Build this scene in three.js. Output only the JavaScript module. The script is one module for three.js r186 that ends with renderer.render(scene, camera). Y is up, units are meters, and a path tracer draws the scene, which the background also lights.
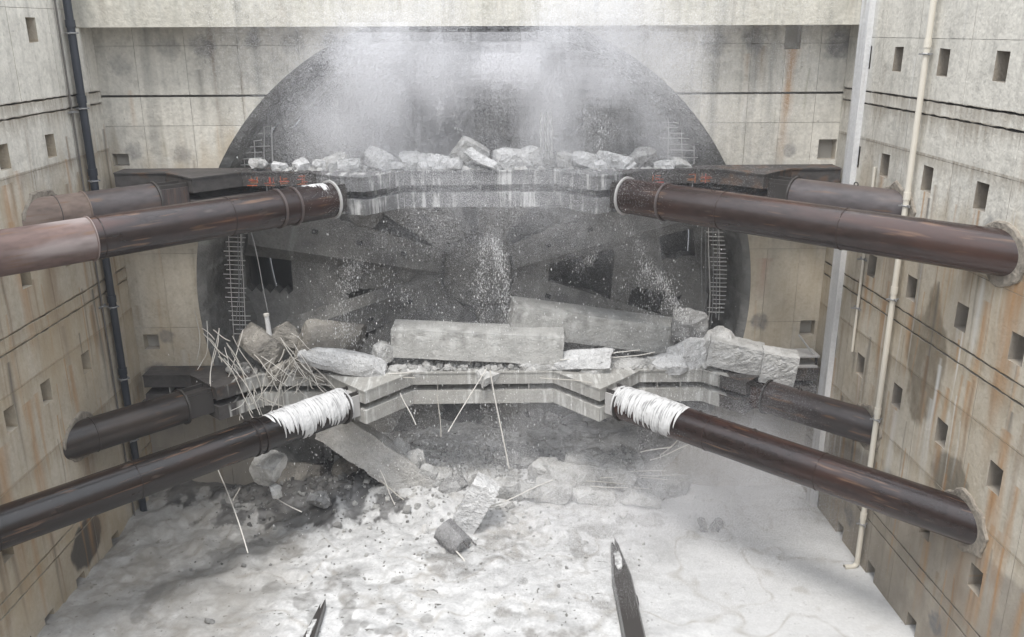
import * as THREE from 'three';
import { mergeGeometries, mergeVertices, toCreasedNormals } from 'three/addons/utils/BufferGeometryUtils.js';
import { Brush, Evaluator, SUBTRACTION } from 'three-bvh-csg';

// ------------------------------------------------------------------ camera, sky, sun, exposure
const scene = new THREE.Scene();
const camera = new THREE.PerspectiveCamera(39.62, 1024 / 637, 0.1, 300);
camera.position.set(0, 12.35, 22.26);
camera.rotation.order = 'YXZ';
camera.rotation.set(THREE.MathUtils.degToRad(-18.125), THREE.MathUtils.degToRad(-1.018), THREE.MathUtils.degToRad(-0.219));
scene.add(camera);

const renderer = new THREE.WebGLRenderer({ antialias: true });
renderer.setSize(1024, 637);
renderer.toneMapping = THREE.LinearToneMapping;
renderer.toneMappingExposure = 2.22;
renderer.shadowMap.enabled = true;
renderer.shadowMap.type = THREE.PCFSoftShadowMap;

{ // an even overcast sky, brighter towards the zenith
  const W = 64, H = 32, d = new Float32Array(W * H * 4);
  for (let j = 0; j < H; j++) for (let i = 0; i < W; i++) {
    const el = ((j + 0.5) / H - 0.5) * Math.PI, s = Math.max(0, Math.sin(el));
    const L = el > 0 ? 1.0 * (1 + 2 * s) / 3 * 1.35 : 0.12;
    const k = (j * W + i) * 4;
    d[k] = L * 0.955; d[k + 1] = L * 1.0; d[k + 2] = L * 1.075; d[k + 3] = 1;
  }
  const sky = new THREE.DataTexture(d, W, H, THREE.RGBAFormat, THREE.FloatType);
  sky.mapping = THREE.EquirectangularReflectionMapping; sky.magFilter = THREE.LinearFilter; sky.needsUpdate = true;
  scene.background = sky; scene.environment = sky;
}
const sun = new THREE.DirectionalLight(0xfffaf3, 1.25);
sun.position.set(-4, 30, 14); sun.target.position.set(0, 4, 2);
sun.castShadow = true; sun.shadow.radius = 32; sun.shadow.mapSize.set(2048, 2048);
Object.assign(sun.shadow.camera, { left: -16, right: 16, top: 18, bottom: -18, near: 1, far: 70 });
scene.add(sun, sun.target);
scene.fog = new THREE.FogExp2(0xe4e6ea, 0.001);

// ------------------------------------------------------------------ helpers
const D2R = Math.PI / 180;
function rng(a) { return () => { a |= 0; a = a + 0x6D2B79F5 | 0; let t = Math.imul(a ^ a >>> 15, 1 | a); t = t + Math.imul(t ^ t >>> 7, 61 | t) ^ t; return ((t ^ t >>> 14) >>> 0) / 4294967296; }; }
const PERM = new Float32Array(4096); { const r = rng(77); for (let i = 0; i < 4096; i++) PERM[i] = r(); }
const hsh = (x, y, z) => { let h = Math.imul(x, 374761393) + Math.imul(y, 668265263) + Math.imul(z, 1442695041) | 0; h = Math.imul(h ^ (h >>> 13), 1274126177); return PERM[(h ^ (h >>> 16)) & 4095]; };
const lerp = (p, q, t) => p + (q - p) * t;
function n3(x, y, z) {
  const xi = Math.floor(x), yi = Math.floor(y), zi = Math.floor(z); let a = x - xi, b = y - yi, c = z - zi;
  a = a * a * (3 - 2 * a); b = b * b * (3 - 2 * b); c = c * c * (3 - 2 * c);
  return lerp(lerp(lerp(hsh(xi, yi, zi), hsh(xi + 1, yi, zi), a), lerp(hsh(xi, yi + 1, zi), hsh(xi + 1, yi + 1, zi), a), b),
    lerp(lerp(hsh(xi, yi, zi + 1), hsh(xi + 1, yi, zi + 1), a), lerp(hsh(xi, yi + 1, zi + 1), hsh(xi + 1, yi + 1, zi + 1), a), b), c);
}
function n2(x, y, s = 0) {
  const xi = Math.floor(x), yi = Math.floor(y); let a = x - xi, b = y - yi; a = a * a * (3 - 2 * a); b = b * b * (3 - 2 * b);
  const p = hsh(xi, yi, s), q = hsh(xi + 1, yi, s), r = hsh(xi, yi + 1, s), t = hsh(xi + 1, yi + 1, s);
  return p + (q - p) * a + (r - p) * b + (p - q - r + t) * a * b;
}
function f2(x, y, o = 4, s = 0) { let v = 0, a = 0.5, t = 0; for (let i = 0; i < o; i++) { v += a * n2(x, y, s + i * 7); t += a; a *= 0.55; x *= 2.03; y *= 2.03; } return v / t; }
function f3(x, y, z, o = 3) { let v = 0, a = 0.5, t = 0; for (let i = 0; i < o; i++) { v += a * n3(x, y, z); t += a; a *= 0.5; x *= 2.1; y *= 2.1; z *= 2.1; } return v / t; }
const sst = (a, b, x) => { const t = Math.min(1, Math.max(0, (x - a) / (b - a))); return t * t * (3 - 2 * t); };
const mixc = (c, d, t) => { c[0] += (d[0] - c[0]) * t; c[1] += (d[1] - c[1]) * t; c[2] += (d[2] - c[2]) * t; };
const ENC = new Uint8Array(4097); for (let i = 0; i <= 4096; i++) ENC[i] = Math.round(enc0(i / 4096));
function enc0(v) { v = Math.min(1, Math.max(0, v)); return 255 * (v <= 0.0031308 ? 12.92 * v : 1.055 * Math.pow(v, 1 / 2.4) - 0.055); }
const enc = v => ENC[v <= 0 ? 0 : v >= 1 ? 4096 : (v * 4096) | 0];
function tex(w, h, fn, srgb = true) { // fn(u, v, c) writes linear colour into c
  const d = new Uint8Array(w * h * 4), c = [0, 0, 0];
  for (let j = 0; j < h; j++) for (let i = 0; i < w; i++) {
    fn((i + 0.5) / w, (j + 0.5) / h, c); const k = (j * w + i) * 4;
    for (let m = 0; m < 3; m++) d[k + m] = srgb ? enc(c[m]) : 255 * Math.min(1, Math.max(0, c[m]));
    d[k + 3] = 255;
  }
  const t = new THREE.DataTexture(d, w, h); t.wrapS = t.wrapT = THREE.RepeatWrapping; t.magFilter = THREE.LinearFilter; t.minFilter = THREE.LinearMipmapLinearFilter; t.generateMipmaps = true;
  if (srgb) t.colorSpace = THREE.SRGBColorSpace; t.needsUpdate = true; return t;
}
const rep = (t, sx, sy, ox = 0, oy = 0) => { t.repeat.set(1 / sx, 1 / sy); t.offset.set(ox, oy); return t; };
const std = (o) => new THREE.MeshStandardMaterial({ roughness: 0.9, metalness: 0, ...o });

const used = new Map();
const numbered = (n) => { const k = used.get(n) || 0; used.set(n, k + 1); return k ? `${n}_${String(k).padStart(3, '0')}` : n; };
function mesh(name, geo, mat, parent) {
  const m = new THREE.Mesh(geo, mat); m.name = parent ? name : numbered(name); m.castShadow = m.receiveShadow = true; (parent || scene).add(m); return m;
}
function thing(name, label, category, pos = [0, 0, 0], group) {
  const g = new THREE.Group(); g.name = numbered(name); g.position.set(...pos); g.userData = { label, category }; if (group) g.userData.group = group; scene.add(g); return g;
}
const tag = (o, label, category, group) => { o.userData = { label, category }; if (group) o.userData.group = group; return o; };
const box = (w, h, d, x = 0, y = 0, z = 0) => new THREE.BoxGeometry(w, h, d).translate(x, y, z);
function boxUV(g, s = 1) { // metric uv by the dominant axis of each face
  if (g.index) g = g.toNonIndexed();
  const p = g.attributes.position, uv = new Float32Array(p.count * 2), a = new THREE.Vector3(), b = new THREE.Vector3(), c = new THREE.Vector3();
  for (let i = 0; i < p.count; i += 3) {
    a.fromBufferAttribute(p, i); b.fromBufferAttribute(p, i + 1).sub(a); c.fromBufferAttribute(p, i + 2).sub(a); b.cross(c);
    const x = Math.abs(b.x), y = Math.abs(b.y), z = Math.abs(b.z);
    for (let k = 0; k < 3; k++) { a.fromBufferAttribute(p, i + k); const q = (i + k) * 2; if (x > y && x > z) { uv[q] = a.z; uv[q + 1] = a.y; } else if (y > z) { uv[q] = a.x; uv[q + 1] = a.z; } else { uv[q] = a.x; uv[q + 1] = a.y; } uv[q] *= s; uv[q + 1] *= s; }
  }
  g.setAttribute('uv', new THREE.BufferAttribute(uv, 2)); return g;
}
function prism(poly, y0, y1) { // vertical prism over a plan polygon [[x,z]...]; side uv = metres along and up
  const P = [], U = [], n = poly.length; let s = 0;
  const area = poly.reduce((t, p, i) => { const q = poly[(i + 1) % n]; return t + p[0] * q[1] - q[0] * p[1]; }, 0);
  const pl = area > 0 ? poly.slice().reverse() : poly;
  const tri = (a, b, c, ua, ub, uc) => { P.push(...a, ...b, ...c); U.push(...ua, ...ub, ...uc); };
  for (let i = 0; i < n; i++) {
    const a = pl[i], b = pl[(i + 1) % n], l = Math.hypot(b[0] - a[0], b[1] - a[1]);
    const A = [a[0], y0, a[1]], B = [b[0], y0, b[1]], C = [b[0], y1, b[1]], E = [a[0], y1, a[1]], u0 = a[0], u1 = a[0] + Math.sign(b[0] - a[0] || 1) * l;
    tri(A, B, C, [u0, y0], [u1, y0], [u1, y1]); tri(A, C, E, [u0, y0], [u1, y1], [u0, y1]); s += l;
  }
  const f = THREE.ShapeUtils.triangulateShape(pl.map(p => new THREE.Vector2(p[0], -p[1])), []);
  for (const [i, j, k] of f) {
    const t = [pl[i], pl[j], pl[k]];
    const up = t.map(p => [p[0], y1, p[1]]), dn = t.map(p => [p[0], y0, p[1]]), u = t.map(p => [p[0], p[1]]);
    tri(up[0], up[1], up[2], u[0], u[1], u[2]); tri(dn[0], dn[2], dn[1], u[0], u[2], u[1]);
  }
  const g = new THREE.BufferGeometry(); g.setAttribute('position', new THREE.Float32BufferAttribute(P, 3)); g.setAttribute('uv', new THREE.Float32BufferAttribute(U, 2)); g.computeVertexNormals(); return g;
}
function rod(a, b, r, bend = 0, seed = 1, seg = 6) { // a thin bar from a to b, a little bent
  const A = new THREE.Vector3(...a), B = new THREE.Vector3(...b), R = rng(seed), l = A.distanceTo(B), pts = [];
  const o = new THREE.Vector3(R() - 0.5, R() - 0.5, R() - 0.5).multiplyScalar(bend * l), o2 = new THREE.Vector3(R() - 0.5, R() - 0.5, R() - 0.5).multiplyScalar(bend * l * 0.5);
  for (let i = 0; i <= 4; i++) { const t = i / 4; pts.push(A.clone().lerp(B, t).addScaledVector(o, 4 * t * (1 - t)).addScaledVector(o2, Math.sin(t * 6.283))); }
  const g = new THREE.TubeGeometry(new THREE.CatmullRomCurve3(pts), bend ? 10 : 2, r, seg, false); return g;
}
function chunk(sx, sy, sz, seed, { cuts = 6, noise = 0.05, freq = 2.2, seg = 9, keep = 0.82, round = 0.25, fine = 0.05 } = {}) { // a broken block of concrete
  const R = rng(seed * 7919 + 3), m = Math.max(sx, sy, sz), sg = (v) => Math.max(4, Math.round(seg * Math.sqrt(v / m)));
  let g = new THREE.BoxGeometry(sx, sy, sz, sg(sx), sg(sy), sg(sz)); g.deleteAttribute('uv'); g.deleteAttribute('normal'); g = mergeVertices(g, 1e-4);
  const p = g.attributes.position, v = new THREE.Vector3(), planes = [];
  for (let i = 0; i < cuts; i++) { const n = new THREE.Vector3(R() - 0.5, R() - 0.5, R() - 0.5).normalize(); const ext = Math.abs(n.x) * sx / 2 + Math.abs(n.y) * sy / 2 + Math.abs(n.z) * sz / 2; planes.push([n, ext * (keep - 0.22 * R())]); }
  for (let i = 0; i < p.count; i++) {
    v.fromBufferAttribute(p, i);
    if (round) { const e = new THREE.Vector3(v.x / sx * 2, v.y / sy * 2, v.z / sz * 2), L = e.length(), q = Math.max(Math.abs(e.x), Math.abs(e.y), Math.abs(e.z)); v.multiplyScalar(1 - round * (1 - q / L)); }
    for (const [n, d] of planes) { const k = v.dot(n) - d; if (k > 0) v.addScaledVector(n, -k); }
    const q = v.clone().multiplyScalar(freq / Math.max(0.3, m * 0.5)).addScalar(seed * 3.7);
    v.x += (f3(q.x, q.y, q.z) - 0.5) * noise * m; v.y += (f3(q.x + 9, q.y, q.z) - 0.5) * noise * m; v.z += (f3(q.x, q.y + 9, q.z) - 0.5) * noise * m;
    const w = v.clone().multiplyScalar(14); const fz = (n3(w.x, w.y, w.z + seed) - 0.5) * fine; v.addScaledVector(v.clone().normalize(), fz);
    p.setXYZ(i, v.x, v.y, v.z);
  }
  return boxUV(toCreasedNormals(g, 0.38));
}

// ------------------------------------------------------------------ surface textures (linear base colours)
const wallTex = (o) => { const NB = 128, bins = Array.from({ length: NB }, () => []); for (const q of o.streaks || []) for (let i = Math.max(0, Math.floor((q[0] - q[2] * 1.5 - 0.1 - o.x0) / o.W * NB)); i <= Math.min(NB - 1, Math.floor((q[0] + q[2] * 1.5 + 0.1 - o.x0) / o.W * NB)); i++) bins[i].push(q);
 return (u, v, c) => { // u,v 0..1 over o.W x o.H metres
  const x = o.x0 + u * o.W, y = o.y0 + v * o.H;
  let b = 0.56 + 0.11 * (f2(x * 0.55, y * 0.45, 4, o.s) - 0.5) + 0.07 * (f2(x * 4, y * 3, 3, o.s + 20) - 0.5) + 0.08 * (n2(x * 19, y * 17, o.s + 3) - 0.5) + 0.07 * (n2(x * 36, y * 34, o.s + 5) - 0.5);
  b += 0.055 * (f2(x * 2.6, y * 0.10, 3, o.s + 50) - 0.5);                         // run-off streaks
  c[0] = b * 1.02; c[1] = b * 0.98; c[2] = b * 0.885;
  const band = Math.floor(x / 0.62 + 0.02 * n2(x, y)); c[0] *= 0.97 + 0.05 * hsh(band, o.s, 1); c[1] *= 0.97 + 0.05 * hsh(band, o.s, 1); c[2] *= 0.97 + 0.05 * hsh(band, o.s, 1);
  const hole = n2(x * 26, y * 26, o.s + 9); if (hole > 0.93) { const k = (hole - 0.93) * 6; c[0] *= 1 - k; c[1] *= 1 - k; c[2] *= 1 - k; }   // blow holes
  { const gk = sst(0.5, 0.72, f2(x * 2.1, y * 1.3, 5, o.s + 71)), g2 = sst(0.52, 0.75, f2(x * 8.5, y * 0.22, 4, o.s + 77)), g3 = sst(0.55, 0.8, f2(x * 6, y * 6, 4, o.s + 83)); const k = 1 - 0.10 * gk - 0.11 * g2 - 0.14 * g3; c[0] *= k; c[1] *= k * 0.995; c[2] *= k * 0.98; }   // grime in patches and runs
  for (const jy of o.joints || []) { const d = jy - y; if (d > -0.05 && d < 1.1) { const len = 0.12 + 1.0 * Math.pow(f2(x * 5, jy, 4, o.s + 5), 2.2); if (d < len) { const t = (1 - Math.max(0, d) / len) * (0.35 + 0.6 * n2(x * 22, y * 2, 7)); mixc(c, [0.21, 0.175, 0.13], Math.min(0.7, t * 0.85)); } } }   // dirt washed out of the joints
  o.fn && o.fn(x, y, c);
  for (const [sx, sy, w, l, k, col] of bins[Math.min(NB - 1, Math.floor(u * NB))]) {                         // run marks: [x, top, half width, length, strength, colour]
    if (y > sy + 0.05 || y < sy - l) continue;
    const t = (sy - y) / l, ww = w * (0.5 + 0.9 * n2(sx * 7, y * 1.6, 4)), dx = Math.abs(x - sx - 0.07 * (n2(sx * 3, y * 1.3, 2) - 0.5));
    if (dx > ww) continue;
    const g = 0.5 + 0.9 * f2(x * 13, y * 1.1, 2, 31); mixc(c, col, Math.min(0.85, k * g * (1 - dx / ww) * (1 - t * t)));
  }
  for (const [px, py, r, k] of o.blots || []) {                                    // round damp patches of grout
    const d = Math.hypot(x - px, y - py) / r; if (d > 1.5) continue;
    const e = d + 0.7 * (f2(x * 7, y * 7, 4, 13) - 0.5); if (e < 1) { const t = k * sst(1, 0.45, e) * (0.4 + 0.9 * f2(x * 11, y * 11, 3, 3)); mixc(c, [0.13, 0.13, 0.135], t); }
  }
}; };
const OR = [0.36, 0.20, 0.085], BR = [0.20, 0.135, 0.08], DK = [0.09, 0.082, 0.072], WH = [0.62, 0.62, 0.60], GR = [0.20, 0.20, 0.12];

// ------------------------------------------------------------------ where things lie (metres)
const ROCK_UP = [[-2.827, 9.295, 0.45, 0.978, 0.587, 0.6, 0, 0], [-3.556, 9.21, 0.5, 0.635, 0.293, 0.5, 5, 0], [-2.072, 9.242, 0.45, 0.784, 0.49, 0.6, 0, 0], [-1.366, 9.23, 0.4, 0.688, 0.418, 0.5, -8, 0], [-0.677, 9.456, 0.3, 0.837, 0.64, 0.6, -20, 1], [-0.331, 9.325, 0.6, 1.071, 0.268, 0.35, -32, 0], [0.379, 9.293, 0.4, 0.786, 0.59, 0.6, 0, 0], [0.918, 9.296, 0.45, 0.638, 0.589, 0.5, 10, 0], [1.307, 9.301, 0.5, 0.416, 0.588, 0.4, 0, 2], [1.725, 9.249, 0.5, 0.539, 0.441, 0.5, -10, 1], [2.191, 9.271, 0.5, 0.833, 0.417, 0.5, -10, 0], [2.885, 9.284, 0.45, 1.081, 0.393, 0.5, -12, 0], [3.646, 9.328, 0.45, 0.614, 0.442, 0.5, 15, 2], [4.139, 9.161, 0.5, 0.541, 0.246, 0.4, 0, 0], [4.558, 9.158, 0.5, 0.59, 0.197, 0.4, -14, 1], [-5.765, 9.248, 0.5, 0.536, 0.317, 0.4, 0, 1], [-5.262, 9.172, 0.5, 0.439, 0.195, 0.4, 0, 0], [-4.75, 9.193, 0.5, 0.537, 0.244, 0.4, 0, 0], [-4.237, 9.214, 0.5, 0.439, 0.268, 0.4, 0, 0], [-3.927, 9.254, 0.45, 0.538, 0.391, 0.5, 10, 1], [-2.425, 9.193, 0.6, 0.438, 0.243, 0.3, 0, 0], [-1.72, 9.188, 0.6, 0.438, 0.244, 0.4, 0, 0], [-0.988, 9.215, 0.65, 0.389, 0.243, 0.4, 10, 0], [0.033, 9.18, 0.62, 0.439, 0.244, 0.4, 0, 0], [2.551, 9.137, 0.6, 0.44, 0.22, 0.4, 0, 0], [3.262, 9.157, 0.6, 0.391, 0.196, 0.4, 0, 0]];
const ROCK_LOW = [[-6.222, 4.558, 0.4, 1.358, 0.731, 0.7, -8, 3], [-5.474, 4.702, 0.2, 0.947, 0.421, 0.5, -48, 3], [-4.303, 4.578, 0.2, 1.898, 0.791, 0.7, 4, 3], [-3.952, 4.165, 0.75, 2.126, 0.518, 0.6, -12, 0], [-2.99, 4.338, 0.5, 0.497, 0.445, 0.4, 20, 1], [2.164, 4.097, 0.6, 1.521, 0.524, 0.6, 5, 0], [2.634, 3.793, 0.7, 0.787, 0.367, 0.5, -10, 1], [5.17, 4.715, -0.1, 0.965, 0.912, 0.7, 0, 2], [5.173, 4.149, 0.3, 1.223, 0.744, 0.7, 8, 0], [5.781, 4.443, 0.35, 0.899, 0.529, 0.5, 25, 1], [3.784, 3.833, 0.4, 1.594, 0.425, 0.5, 0, 1], [4.496, 3.94, 0.55, 0.95, 0.422, 0.5, 10, 0], [-3.336, 3.719, 0.7, 0.941, 0.314, 0.5, 8, 1], [-5.179, 3.998, 0.5, 0.787, 0.42, 0.5, 0, 3], [-5.743, 3.847, 0.6, 0.628, 0.419, 0.5, 20, 3], [-4.713, 3.666, 0.6, 0.682, 0.315, 0.4, 0, 3], [-2.04, 3.786, 0.55, 1.578, 0.21, 0.4, 0, 1], [0.065, 3.799, 0.5, 1.848, 0.211, 0.4, 0, 1], [1.118, 3.92, 0.55, 1.053, 0.211, 0.4, 0, 1]];
const ROCK_FLOOR = [[3.392, 0.558, 0.6, 0.935, 0.605, 0.7, 5, 1], [1.53, 0.503, 0.9, 1.086, 0.543, 0.7, -6, 1], [2.454, 0.455, -0.2, 1.532, 0.851, 0.9, 4, 1], [3.945, 0.325, 0.3, 1.116, 0.502, 0.6, -8, 2], [4.865, 0.352, 0.6, 0.828, 0.386, 0.5, 12, 2], [0.847, 0.508, 1.0, 0.703, 0.378, 0.5, 0, 1], [-0.519, 0.333, 0.2, 0.67, 0.503, 0.5, 15, 1], [-5.672, 2.127, 2.6, 0.665, 0.739, 0.7, -25, 1], [-5.425, 1.627, 2.9, 0.269, 0.318, 0.3, 20, 1], [0.226, 0.491, 0.9, 0.733, 0.543, 0.5, 10, 1], [1.894, 0.563, 0.4, 1.273, 0.83, 0.8, 0, 1], [2.916, 0.535, 0.2, 1.452, 0.726, 0.8, 0, 1], [1.296, 0.557, 0.2, 0.836, 0.613, 0.6, 0, 1], [-2.39, 0.979, 0.2, 0.719, 0.609, 0.5, 30, 1], [-1.952, 0.656, 0.3, 0.664, 0.498, 0.5, -20, 1], [-2.729, 1.281, 0.0, 0.444, 0.555, 0.4, -40, 1], [-1.624, 0.527, 0.3, 0.61, 0.444, 0.5, 0, 1], [-1.204, 0.321, 0.5, 0.828, 0.442, 0.5, 0, 2], [3.804, 0.335, 1.2, 0.916, 0.323, 0.6, -8, 1], [4.418, 0.284, 0.8, 0.712, 0.329, 0.5, 10, 2], [2.475, 0.332, 1.0, 1.085, 0.38, 0.6, 0, 1], [-4.244, 0.388, -0.5, 0.972, 0.629, 0.6, 10, 3], [-5.611, 0.313, -0.2, 1.131, 0.678, 0.8, 0, 3], [-7.117, 0.374, -0.6, 1.26, 0.745, 0.8, 0, 3], [0.62, 0.525, -0.6, 1.265, 0.632, 0.8, 0, 2], [-3.259, 0.282, 0.6, 0.714, 0.384, 0.5, 0, 1], [-4.735, 0.512, 1.4, 0.53, 0.265, 0.4, 0, 2]];
const SLABS = {"A": [-0.508, 4.518, 0.3, 4.479, 0.79, 0.75, -2.6], "B": [2.63, 4.679, -0.45, 4.671, 0.815, 0.8, -10.5], "C": [-3.235, 1.245, 0.4, 3.609, 0.929, 0.7, -42], "D": [-0.61, 0.764, 2.2, 0.666, 1.486, 0.55, -28], "E": [6.194, 4.277, 0.75, 1.408, 0.704, 0.7, -10], "F": [7.182, 4.125, 1.25, 0.871, 0.794, 0.6, -6]};
const TANGLE = [[[-7.382, 5.325, 0.75], [-7.663, 4.109, 1.05]], [[-7.07, 5.144, 0.821], [-7.269, 3.863, 1.41]], [[-6.735, 4.962, 0.893], [-6.048, 3.095, 1.17]], [[-6.989, 4.378, 0.964], [-6.059, 3.046, 1.53]], [[-6.614, 3.307, 0.786], [-6.265, 2.781, 1.29]], [[-5.536, 4.27, 0.857], [-5.904, 3.411, 1.05]], [[-5.474, 4.244, 0.929], [-5.712, 3.249, 1.41]], [[-5.666, 3.6, 0.75], [-5.648, 2.958, 1.17]], [[-5.29, 4.123, 0.821], [-5.37, 3.865, 1.53]], [[-5.317, 4.487, 0.893], [-4.915, 3.967, 1.29]], [[-5.505, 4.924, 0.964], [-5.143, 4.441, 1.05]], [[-4.973, 4.236, 0.786], [-4.037, 3.594, 1.41]], [[-4.936, 3.898, 0.857], [-4.264, 3.678, 1.17]], [[-6.224, 4.459, 0.929], [-5.55, 3.969, 1.53]], [[-6.478, 3.29, 0.75], [-5.747, 3.171, 1.29]], [[-5.027, 3.754, 0.821], [-5.274, 3.403, 1.05]], [[-5.187, 3.706, 0.893], [-5.09, 3.554, 1.41]], [[-6.765, 3.753, 0.964], [-6.744, 3.628, 1.17]], [[-6.645, 2.986, 0.786], [-6.575, 2.895, 1.53]], [[-7.163, 4.391, 0.857], [-6.609, 3.935, 1.29]], [[-5.208, 4.551, 0.929], [-5.8, 4.036, 1.05]], [[-5.228, 4.173, 0.75], [-4.71, 4.167, 1.41]], [[-5.471, 4.566, 0.821], [-5.555, 4.338, 1.17]], [[-7.474, 5.172, 0.893], [-6.983, 5.088, 1.53]], [[-5.858, 4.159, 0.964], [-5.341, 3.714, 1.29]], [[-6.914, 4.671, 0.786], [-6.59, 4.303, 1.05]], [[-5.335, 4.371, 0.857], [-5.575, 3.456, 1.41]], [[-5.121, 4.137, 0.929], [-5.239, 3.819, 1.17]], [[-6.301, 3.607, 0.75], [-6.368, 3.31, 1.53]], [[-7.36, 4.893, 0.821], [-6.94, 4.399, 1.29]], [[-6.783, 4.245, 0.893], [-6.359, 3.205, 1.05]], [[-5.505, 4.924, 0.964], [-4.82, 3.963, 1.41]]];
const RODS = [[[-6.763, 2.271, 3.0], [-5.55, 1.372, 5.2]], [[-6.414, 1.557, 2.6], [-6.556, 1.31, 2.8]], [[-0.272, 4.035, 0.95], [-1.285, 2.542, 1.6]], [[-0.195, 3.979, 0.95], [0.278, 1.336, 1.3]], [[-2.477, 3.595, 1.5], [-2.086, 2.795, 1.7]], [[-1.58, 3.317, 1.0], [-1.503, 2.163, 1.1]], [[-0.281, 0.585, 2.0], [1.466, 0.802, 1.0]], [[3.453, 0.78, 0.5], [4.641, 0.764, 0.5]], [[3.536, 0.763, 0.7], [4.985, 0.69, 0.6]], [[2.368, 0.705, 0.9], [3.868, 0.562, 0.9]], [[2.469, 0.606, 1.0], [4.1, 0.492, 1.0]], [[2.759, 0.736, 0.8], [4.862, 0.561, 0.7]], [[-5.55, 1.265, 2.6], [-4.836, 1.094, 3.0]], [[-3.181, 0.866, 1.0], [-2.503, 0.537, 1.5]], [[4.404, 1.306, 0.6], [4.737, 2.044, 1.2]], [[3.853, 1.404, 0.6], [4.632, 1.743, 1.0]], [[4.137, 1.159, 0.6], [5.133, 1.775, 0.9]], [[-3.761, 3.944, 0.9], [-2.133, 3.799, 1.0]], [[-3.56, 3.858, 0.9], [-2.209, 3.946, 0.95]], [[1.624, 4.179, 0.8], [3.748, 4.322, 0.5]], [[2.417, 4.076, 0.7], [4.146, 4.262, 0.5]], [[5.457, 4.061, 0.6], [6.127, 3.201, 0.6]], [[-3.941, 9.285, 0.5], [-3.622, 9.466, 0.6]], [[-6.54, 5.016, 0.6], [-7.026, 3.66, 1.0]], [[-3.166, 1.165, 1.0], [-2.774, 0.276, 1.3]], [[2.357, 3.936, 1.8], [1.086, 3.843, 1.2]]];
const WIRES = [[[-6.741, 7.588, -0.6], [-6.983, 4.61, -0.6]], [[-6.582, 7.608, -0.5], [-7.031, 4.93, -0.5]], [[-6.795, 7.342, -1.0], [-7.037, 4.328, -1.0]], [[-6.162, 7.642, 0.4], [-5.911, 5.432, 0.4]], [[5.496, 7.486, -0.9], [5.706, 4.614, -0.9]], [[5.631, 7.41, -1.0], [5.858, 4.344, -1.0]], [[5.72, 7.493, -0.6], [5.858, 4.625, -0.6]], [[5.781, 7.455, -0.4], [5.93, 4.892, -0.4]], [[3.527, 11.094, -1.2], [3.688, 8.996, -1.2]], [[3.655, 11.006, -1.0], [3.76, 9.076, -1.0]], [[4.396, 10.095, -1.6], [4.426, 8.934, -1.6]], [[3.959, 10.83, -1.4], [4.014, 8.965, -1.4]]];
const TAGP = [-5.942, 5.079, 0.4];
const STREAMS = [[[1.091, 10.472, 0.75], [1.092, 9.59, 0.85]], [[1.163, 10.449, 0.75], [1.213, 9.446, 0.85]], [[1.234, 10.472, 0.75], [1.286, 9.35, 0.85]], [[1.329, 10.471, 0.75], [1.358, 9.397, 0.85]], [[1.283, 10.331, 0.75], [1.26, 9.588, 0.85]]];
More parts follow.
